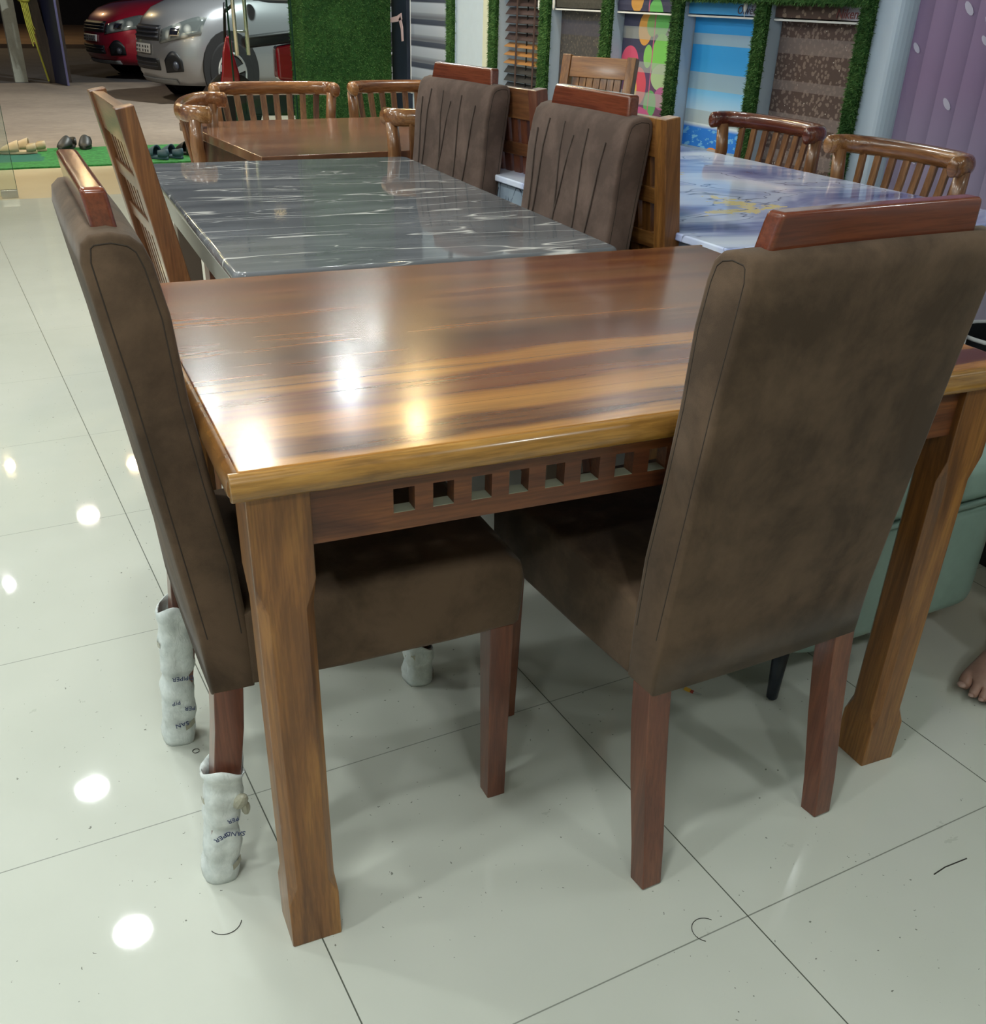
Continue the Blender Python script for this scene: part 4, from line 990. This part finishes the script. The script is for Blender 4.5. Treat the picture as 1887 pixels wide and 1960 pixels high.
# ------------------------------------------------------------------ cars (local: +x forward, nose at 0, y left)
def car(label, loc, rz, paint, dark_front=False, plate=True):
    t = thing('car', label, 'car', loc, rz); w0 = 0.86
    def S(th, z, off=0.0):
        zk = [(0.18, -0.10, 0.93), (0.28, -0.02, 0.97), (0.42, 0.0, 1.0), (0.58, -0.02, 1.0), (0.70, -0.06, 0.99), (0.80, -0.13, 0.97), (0.90, -0.26, 0.93), (0.97, -0.45, 0.86)]
        for (z0, a0, b0), (z1, a1, b1) in zip(zk, zk[1:]):
            if z <= z1 or z1 == 0.97:
                s_ = max(0, min(1, (z - z0) / (z1 - z0))); xo = a0 + (a1 - a0) * s_; wf = b0 + (b1 - b0) * s_; break
        c, s2 = math.cos(th), math.sin(th); n_ = 2.5
        x = xo - 0.80 * (1 - abs(c) ** (2 / n_)); y = w0 * wf * (abs(s2) ** (2 / n_)) * (1 if s2 >= 0 else -1)
        d = Vector((abs(c) ** 1.2, (abs(s2) ** 1.2) * (1 if s2 >= 0 else -1))).normalized()
        return Vector((x + d.x * off, y + d.y * off, z))
    zs = [0.18, 0.28, 0.42, 0.58, 0.70, 0.80, 0.90, 0.97]
    ths = [R(-90 + 180 * k / 28) for k in range(29)]
    rs = []
    for z in zs:
        row = [S(a, z) for a in ths]; yv = abs(row[-1].y)
        tail = [Vector((-1.5, yv, z)), Vector((-3.0, yv, z)), Vector((-4.1, yv * .95, z)), Vector((-4.25, yv * .7, z)), Vector((-4.25, -yv * .7, z)), Vector((-4.1, -yv * .95, z)), Vector((-3.0, -yv, z)), Vector((-1.5, -yv, z))]
        rs.append(row + tail)
    def topring(x0, x1, ww, z):
        out = []
        for p in rs[-1]:
            s_ = (p.x + 4.25) / (4.25 - 0.45); out.append(Vector((x1 + (x0 - x1) * s_, p.y / (0.86 * w0) * ww, z)))
        return out
    body = rs + [topring(-0.75, -4.2, 0.70, 1.03)]
    MB().rings(body).build('body', paint, t, smooth=True)
    cab = [topring(-0.95, -4.2, 0.76, 1.00), topring(-1.45, -4.15, 0.70, 1.35), topring(-1.85, -4.0, 0.60, 1.58), topring(-2.1, -3.8, 0.50, 1.62)]
    MB().rings(cab).build('cabin', paint, t, smooth=True)
    gl = plain('dark_window', rgb(22, 28, 34), 0.05, 0)
    MB().rings([[(-0.98, -0.66, 1.045), (-0.98, 0.66, 1.045)], [(-1.28, -0.64, 1.25), (-1.28, 0.64, 1.25)], [(-1.66, -0.56, 1.50), (-1.66, 0.56, 1.50)]], False, False, False).build('windshield', gl, t)
    for s_ in (-1, 1): MB().rings([[(-1.3, s_ * 0.765, 1.04), (-3.9, s_ * 0.765, 1.04)], [(-1.85, s_ * 0.66, 1.48), (-3.8, s_ * 0.66, 1.48)]], False, False, False).build('side_window', gl, t)
    def patch(a0, a1, zf0, zf1, off, name, m, parent=None, nn=10, nz=4):
        rows = []
        for i in range(nz + 1):
            row = []
            for j in range(nn + 1):
                s_ = j / nn; a = R(a0 + (a1 - a0) * s_); z0, z1 = zf0(s_), zf1(s_); z = z0 + (z1 - z0) * i / nz
                row.append(S(a, z, off))
            rows.append(row)
        mb = MB(); mb.rings(rows, False, False, False); o = mb.build(name, m, parent or t, smooth=True)
        so = o.modifiers.new('solid', 'SOLIDIFY'); so.thickness = 0.012; so.offset = 0; return o
    K = lambda v: (lambda s_: v)
    dk = MT['black']; gm = plain('grille_grey', rgb(52, 54, 62), 0.4)
    g = patch(-24, 24, K(0.60), K(0.74), 0.006, 'grille', dk)
    for z in (0.625, 0.665, 0.705): patch(-23, 23, K(z), K(z + 0.016), 0.018, 'grille_bar', gm, g)
    g2 = patch(-24, 24, K(0.32), K(0.43), 0.006, 'lower_grille', dk)
    for z in (0.35, 0.385): patch(-22, 22, K(z), K(z + 0.010), 0.014, 'grille_bar', gm, g2)
    hl = NT('headlight_lens'); v = hl.n('ShaderNodeTexVoronoi'); hl.lk(hl.coord(), v.inputs['Vector']); v.inputs['Scale'].default_value = 9
    hl.base(hl.ramp(v.outputs['Distance'], [(0.1, rgb(236, 240, 232)), (0.5, rgb(120, 128, 128))])); hl.P(rough=0.12, metal=0.4, coat=1.0)
    for s_ in (-1, 1):
        a0, a1 = (26, 70) if s_ > 0 else (-26, -70)
        h_ = patch(a0, a1, lambda q: 0.575 + 0.10 * q, lambda q: 0.70 + 0.155 * min(1, q * 1.3) - 0.03 * q, 0.006, 'headlight', hl.m)
        patch(a0 + 12 * s_, a0 + 22 * s_, lambda q: 0.65, lambda q: 0.72, 0.016, 'reflector', MT['chrome'], h_)
        b0, b1 = (32, 52) if s_ > 0 else (-32, -52)
        fg = patch(b0, b1, lambda q: 0.30 + 0.02 * q, lambda q: 0.38 + 0.13 * math.sin(PI * min(1, q * .8 + .1)), 0.008, 'fog_lamp_housing', dk)
        c = S(R(s_ * 45), 0.37, 0.03); MB().ell(c, (0.04, 0.04, 0.045)).build('fog_lamp', gm, fg, smooth=True)
    if plate:
        pl = patch(-13, 13, K(0.475), K(0.565), 0.016, 'number_plate', plain('plate_white', rgb(196, 198, 198), 0.5))
        mbx = MB()
        for row, z in enumerate((0.535, 0.497)):
            for q in range(6):
                p = S(R(-10.5 + q * 4.1), z, 0.026); mbx.box(p.x - .002, p.x + .002, p.y - .014, p.y + .012, z - 0.012 + .003 * (q % 2), z + 0.012)
        mbx.build('plate_characters', gm, pl)
    patch(-40, 40, K(0.19), K(0.235), 0.012, 'skid_strip', plain('skid_grey', rgb(120, 122, 124), 0.4))
    for wx in (-0.86, -3.35):
        for s_ in (-1, 1):
            yv = s_ * 0.835
            MB().cyl((wx, min(yv, yv + s_ * 0.036), 0.33), 0.385, 0.036, 'y', 28).build('wheel_arch', MT['blackrubber'], t)
            wl = MB().cyl((wx, min(s_ * 0.70, s_ * 0.885), 0.31), 0.31, 0.185, 'y', 32).build('tyre', MT['blackrubber'], t, bevel=0.02, seg=3)
            mb = MB()
            for q in range(5):
                a = 2 * PI * q / 5 + 0.3
                mb.bar([(wx + 0.03 * math.cos(a), s_ * 0.890, 0.31 + 0.03 * math.sin(a)), (wx + 0.185 * math.cos(a), s_ * 0.892, 0.31 + 0.185 * math.sin(a))], [0.05, 0.07], 0.012, sx=(-math.sin(a), 0, math.cos(a)))
            mb.tube([(wx + 0.19 * math.cos(2 * PI * q / 24), s_ * 0.888, 0.31 + 0.19 * math.sin(2 * PI * q / 24)) for q in range(25)], 0.014, 6)
            mb.build('rim', plain('alloy', rgb(190, 192, 194), 0.3, 0.7), wl)
    for s_ in (-1, 1): MB().ell((-1.25, s_ * 0.93, 1.06), (0.06, 0.09, 0.06)).build('side_mirror', paint, t, smooth=True)
    return t
silver = plain('silver_paint', rgb(156, 158, 162), 0.30, 0.55, coat=0.8)
red = plain('red_paint', rgb(150, 24, 44), 0.3, 0.2, coat=1.0)
def nose(Wx, Wy, phi):
    c, s = math.cos(phi), math.sin(phi)
    return (Wx - 0.86 * c - 0.86 * s, Wy - 0.86 * s + 0.86 * c, 0)
ph = R(8)
c_ = car('silver hatchback parked outside, front turned left, before the red car', nose(3.58, 13.05, ph), PI + ph, silver); c_.scale = (.9, .9, 1.10)
ph2 = R(10)
car('red hatchback parked outside beyond the silver car', nose(3.60, 17.0, ph2), PI + ph2, red)

# scooter behind the glass
t = thing('motor_scooter', 'red and black motor scooter with chrome parts parked behind the glass door', 'scooter', (2.55, 9.75, 0), R(-8)); t.scale = (1, 1, 1.15)
redp = plain('scooter_red', rgb(150, 18, 34), 0.25, coat=1.0)
MB().cyl((0.02, -0.05, 0.25), 0.25, 0.10, 'y', 28).build('front_wheel', MT['blackrubber'], t, bevel=0.02)
MB().cyl((1.20, -0.06, 0.25), 0.25, 0.12, 'y', 28).build('rear_wheel', MT['blackrubber'], t, bevel=0.02)
mb = MB(); mb.rings([[(x, -yy, z), (x + .02, yy, z), (x + d, yy * .8, z + .01), (x + d, -yy * .8, z)] for x, d, yy, z in ((-0.10, 0.20, 0.07, 0.36), (-0.06, 0.15, 0.09, 0.50), (-0.04, 0.09, 0.10, 0.64), (0.0, 0.05, 0.06, 0.74))])
mb.build('front_shield', redp, t, bevel=0.015, seg=3)
MB().rings([[(0.42, -0.13, 0.45), (0.42, 0.13, 0.45), (0.42, 0.10, 0.68), (0.42, -0.10, 0.68)], [(0.85, -0.14, 0.42), (0.85, 0.14, 0.42), (0.85, 0.10, 0.74), (0.85, -0.10, 0.74)], [(1.40, -0.08, 0.55), (1.40, 0.08, 0.55), (1.40, 0.06, 0.72), (1.40, -0.06, 0.72)]]).build('body_panel', redp, t, bevel=0.03, seg=3)
MB().rings([[(0.12, -0.10, 0.20), (0.12, 0.10, 0.20), (0.12, 0.10, 0.34), (0.12, -0.10, 0.34)], [(0.9, -0.13, 0.20), (0.9, 0.13, 0.20), (0.9, 0.13, 0.46), (0.9, -0.13, 0.46)]]).build('floorboard', MT['black'], t, bevel=0.02)
MB().rings([[(0.15, -0.10, 0.66), (0.15, 0.10, 0.66), (0.15, 0.09, 0.74), (0.15, -0.09, 0.74)], [(0.7, -0.12, 0.72), (0.7, 0.12, 0.72), (0.7, 0.11, 0.80), (0.7, -0.11, 0.80)], [(1.25, -0.08, 0.78), (1.25, 0.08, 0.78), (1.25, 0.07, 0.85), (1.25, -0.07, 0.85)]]).build('seat', MT['black'], t, bevel=0.025, seg=3)
MB().tube([(0.0, 0.0, 0.7), (0.02, 0.0, 0.90), (0.06, -0.28, 0.95)], 0.013, 8).build('handlebar', MT['black'], t, smooth=True)
MB().tube([(0.02, 0.0, 0.90), (0.06, 0.28, 0.95)], 0.013, 8).build('handlebar', MT['black'], t, smooth=True)
MB().tube([(0.55, -0.17, 0.20), (0.8, -0.18, 0.24), (1.30, -0.18, 0.38)], [0.02, 0.035, 0.045], 10).build('exhaust', MT['chrome'], t, smooth=True)
MB().tube([(0.9, -0.16, 0.44), (1.1, -0.15, 0.75), (1.45, -0.1, 0.82)], 0.012, 8).build('grab_rail', MT['chrome'], t, smooth=True)
MB().ell((1.40, 0, 0.66), (0.05, 0.06, 0.05)).build('tail_lamp', plain('amber_lens', rgb(190, 110, 40), 0.15), t, smooth=True)

# ------------------------------------------------------------------ seated person at the right edge (only one bare foot reaches the photo)
def skin_mesh(name, verts, edges, radii, mat, parent, sub=2, root=0):
    me = bpy.data.meshes.new(name); me.from_pydata(verts, edges, [])
    me.materials.append(mat); o = bpy.data.objects.new(name, me); link(o); o.parent = parent
    sk = o.modifiers.new('skin', 'SKIN'); sk.use_smooth_shade = True
    lay = me.skin_vertices[0].data if me.skin_vertices else None
    if lay is None:
        bm = bmesh.new(); bm.from_mesh(me); bm.verts.layers.skin.verify(); bm.to_mesh(me); bm.free(); lay = me.skin_vertices[0].data
    for i, r_ in enumerate(radii):
        lay[i].radius = (r_, r_) if isinstance(r_, float) else r_
        lay[i].use_root = (i == root)
    s_ = o.modifiers.new('sub', 'SUBSURF'); s_.levels = sub; s_.render_levels = sub
    return o
n = NT('skin_tone'); f = n.noise(n.coord(), 25, 4); n.base(n.ramp(f, [(0.3, rgb(138, 104, 92)), (0.7, rgb(164, 128, 114))])); n.P(rough=0.5); n.b.inputs['Subsurface Weight'].default_value = 0.08
skin_m = n.m
t = thing('person', 'person in dark clothes seated at the right edge, one bare foot in view', 'person', (0, 0, 0))
V = []; E = []; RR = []
def vt(p, r_, par=None):
    V.append(p); RR.append(r_); i = len(V) - 1
    if par is not None: E.append((par, i))
    return i
pel = vt((2.36, 0.98, 0.54), 0.125)
sp = vt((2.40, 0.98, 0.68), 0.115, pel); cst = vt((2.40, 0.98, 0.86), (0.15, 0.11), sp); nk = vt((2.38, 0.98, 0.985), 0.055, cst); nk2 = vt((2.36, 0.98, 1.03), 0.05, nk)
hd = vt((2.335, 0.98, 1.10), 0.085, nk2); hd2 = vt((2.33, 0.98, 1.18), 0.085, hd)
ns = vt((2.235, 0.98, 1.105), 0.012, hd)
def limb(par, pts):
    for p, r_ in pts: par = vt(p, r_, par)
    return par
la = limb(pel, [((2.28, 0.90, 0.50), 0.085), ((2.08, 0.91, 0.50), 0.07), ((1.88, 0.93, 0.48), 0.055), ((1.86, 0.955, 0.34), 0.05), ((1.84, 0.975, 0.16), 0.034), ((1.835, 0.98, 0.075), 0.032)])
heel = vt((1.88, 1.0, 0.032), 0.028, la)
mid = vt((1.775, 0.985, 0.066), (0.036, 0.036), la); ball = vt((1.715, 0.965, 0.040), (0.044, 0.030), mid)
toes = [((1.680, 0.992, 0.030), (1.652, 0.982, 0.018), 0.0165), ((1.678, 0.966, 0.027), (1.652, 0.956, 0.012), 0.0105), ((1.684, 0.948, 0.025), (1.660, 0.938, 0.011), 0.010), ((1.692, 0.933, 0.022), (1.670, 0.924, 0.010), 0.0095), ((1.702, 0.920, 0.020), (1.683, 0.912, 0.010), 0.009)]
for a, b, r_ in toes:
    q = vt(a, r_ * 1.05, ball); vt(b, r_, q)
ra = limb(pel, [((2.28, 1.06, 0.52), 0.085), ((2.10, 1.05, 0.60), 0.07), ((1.93, 1.0, 0.66), 0.055), ((2.02, 0.88, 0.62), 0.045), ((2.09, 0.74, 0.58), 0.033), ((2.09, 0.70, 0.57), 0.032)])
q = vt((2.03, 0.68, 0.52), (0.036, 0.024), ra); vt((1.985, 0.68, 0.475), (0.036, 0.014), q)
for s_ in (-1, 1):
    sh = vt((2.40, 0.98 + s_ * 0.17, 0.91), 0.055, cst)
    wr = limb(sh, [((2.38, 0.98 + s_ * 0.215, 0.76), 0.043), ((2.34, 0.98 + s_ * 0.22, 0.65), 0.036), ((2.22, 0.98 + s_ * 0.16, 0.655), 0.028), ((2.14, 0.98 + s_ * 0.11, 0.68), 0.022)])
    pm = vt((2.09, 0.98 + s_ * 0.09, 0.685), (0.030, 0.016), wr)
    for k in range(4):
        yy = 0.98 + s_ * (0.115 - 0.018 * k); f1 = vt((2.05, yy, 0.68), 0.009, pm); vt((2.015, yy - s_ * .004, 0.665), 0.008, f1)
    th_ = vt((2.10, 0.98 + s_ * 0.05, 0.675), 0.010, pm); vt((2.07, 0.98 + s_ * 0.035, 0.665), 0.009, th_)
skin_mesh('body', V, E, RR, skin_m, t)
cl = plain('dark_trousers', rgb(38, 38, 44), 0.85, var=0.1); sh_m = plain('dark_shirt', rgb(54, 58, 66), 0.85)
def cloth(name, pts, m):
    MB().tube([p for p, _ in pts], [r_ for _, r_ in pts], 20).build(name, m, t, smooth=True)
cloth('trouser_leg', [((2.34, 0.93, 0.52), 0.11), ((2.08, 0.91, 0.51), 0.092), ((1.90, 0.93, 0.49), 0.075), ((1.862, 0.955, 0.36), 0.068), ((1.848, 0.972, 0.17), 0.056)], cl)
cloth('trouser_leg', [((2.34, 1.03, 0.53), 0.11), ((2.10, 1.05, 0.60), 0.092), ((1.94, 1.0, 0.655), 0.076), ((2.02, 0.88, 0.622), 0.064), ((2.075, 0.78, 0.592), 0.054)], cl)
cloth('shirt', [((2.37, 0.98, 0.47), 0.135), ((2.40, 0.98, 0.68), 0.15), ((2.41, 0.98, 0.88), 0.165), ((2.39, 0.98, 0.955), 0.10), ((2.38, 0.98, 0.98), 0.065)], sh_m)
for s_ in (-1, 1): cloth('sleeve', [((2.40, 0.98 + s_ * 0.13, 0.91), 0.066), ((2.385, 0.98 + s_ * 0.205, 0.80), 0.060), ((2.36, 0.98 + s_ * 0.222, 0.72), 0.056)], sh_m)
MB().ell((2.352, 0.98, 1.165), (0.098, 0.088, 0.10)).build('hair', hm, t, smooth=True)
for s_ in (-1, 1):
    MB().ell((2.25, 0.98 + s_ * 0.032, 1.13), (0.010, 0.012, 0.008)).build('eye', MT['white'], t, smooth=True)
    MB().ell((2.34, 0.98 + s_ * 0.088, 1.11), (0.018, 0.008, 0.028)).build('ear', skin_m, t, smooth=True)
MB().ell((2.247, 0.98, 1.065), (0.008, 0.022, 0.005)).build('mouth', plain('lips', rgb(140, 84, 78), 0.5), t, smooth=True)
nm_ = plain('toenail', rgb(166, 134, 124), 0.35)
for i, (a, b, r_) in enumerate(toes):
    MB().ell((b[0] - 0.004, b[1], b[2] + r_ * 0.55), (r_ * .55, r_ * .6, r_ * .3), 10, 6).build('toenail', nm_, t, smooth=True)

# ------------------------------------------------------------------ downlights
def em(name, col, s_):
    n = NT(name); n.base((0.8, 0.8, 0.8, 1)); n.b.inputs['Emission Color'].default_value = (*col, 1); n.P(em=s_); return n.m
ring_m = MT['white']
for i, (x, y, c, wt, dsz, wh) in enumerate(DOWNLIGHTS + PORCH):
    out_ = i >= len(DOWNLIGHTS)
    t = thing('downlight', ('round porch downlight ' if out_ else 'round ceiling downlight ') + wh, 'light', (x, y, CEIL), 0, 'porch downlights' if out_ else 'ceiling downlights')
    MB().rings([[(r_ * math.cos(2 * PI * k / 28), r_ * math.sin(2 * PI * k / 28), z_) for k in range(28)] for r_, z_ in ((0.078, -0.002), (0.078, -0.010), (0.095, -0.010), (0.098, -0.001))], False, False).build('trim_ring', ring_m, t, smooth=True)
    ld = bpy.data.lights.new('downlight_lamp', 'AREA'); ld.shape = 'DISK'; ld.size = dsz; ld.energy = wt; ld.color = c; ld.spread = R(175)
    lo = bpy.data.objects.new('lamp', ld); link(lo); lo.parent = t; lo.location = (0, 0, -0.012)
# unseen lamps added to light the forecourt, parked cars and verge
for (x, y, z, e, c, nm, lb) in ((-1.0, 12.2, 4.2, 150, NEUT, 'added_flood_lamp', 'shop flood lamp over the forecourt'), (4.5, 11.2, 4.2, 480, COOL, 'added_flood_lamp', 'cool flood lamp above the parked cars'), (0.0, 27.5, 6.0, 260, WARM, 'added_street_lamp', 'street lamp over the verge beyond the road')):
    t = thing(nm, lb + ', added out of frame for light', 'light', (x, y, 0))
    MB().cyl((0, 0, -0.02), 0.05, z, 'z', 12).build('pole', MT['steel'], t)
    MB().box(-0.2, 0.2, -0.14, 0.14, z, z + 0.08).build('lamp_head', MT['steel'], t)
    ld = bpy.data.lights.new('flood', 'AREA'); ld.shape = 'RECTANGLE'; ld.size = 0.36; ld.size_y = 0.24; ld.energy = e; ld.color = c
    lo = bpy.data.objects.new('lamp', ld); link(lo); lo.parent = t; lo.location = (0, 0, z - 0.01)
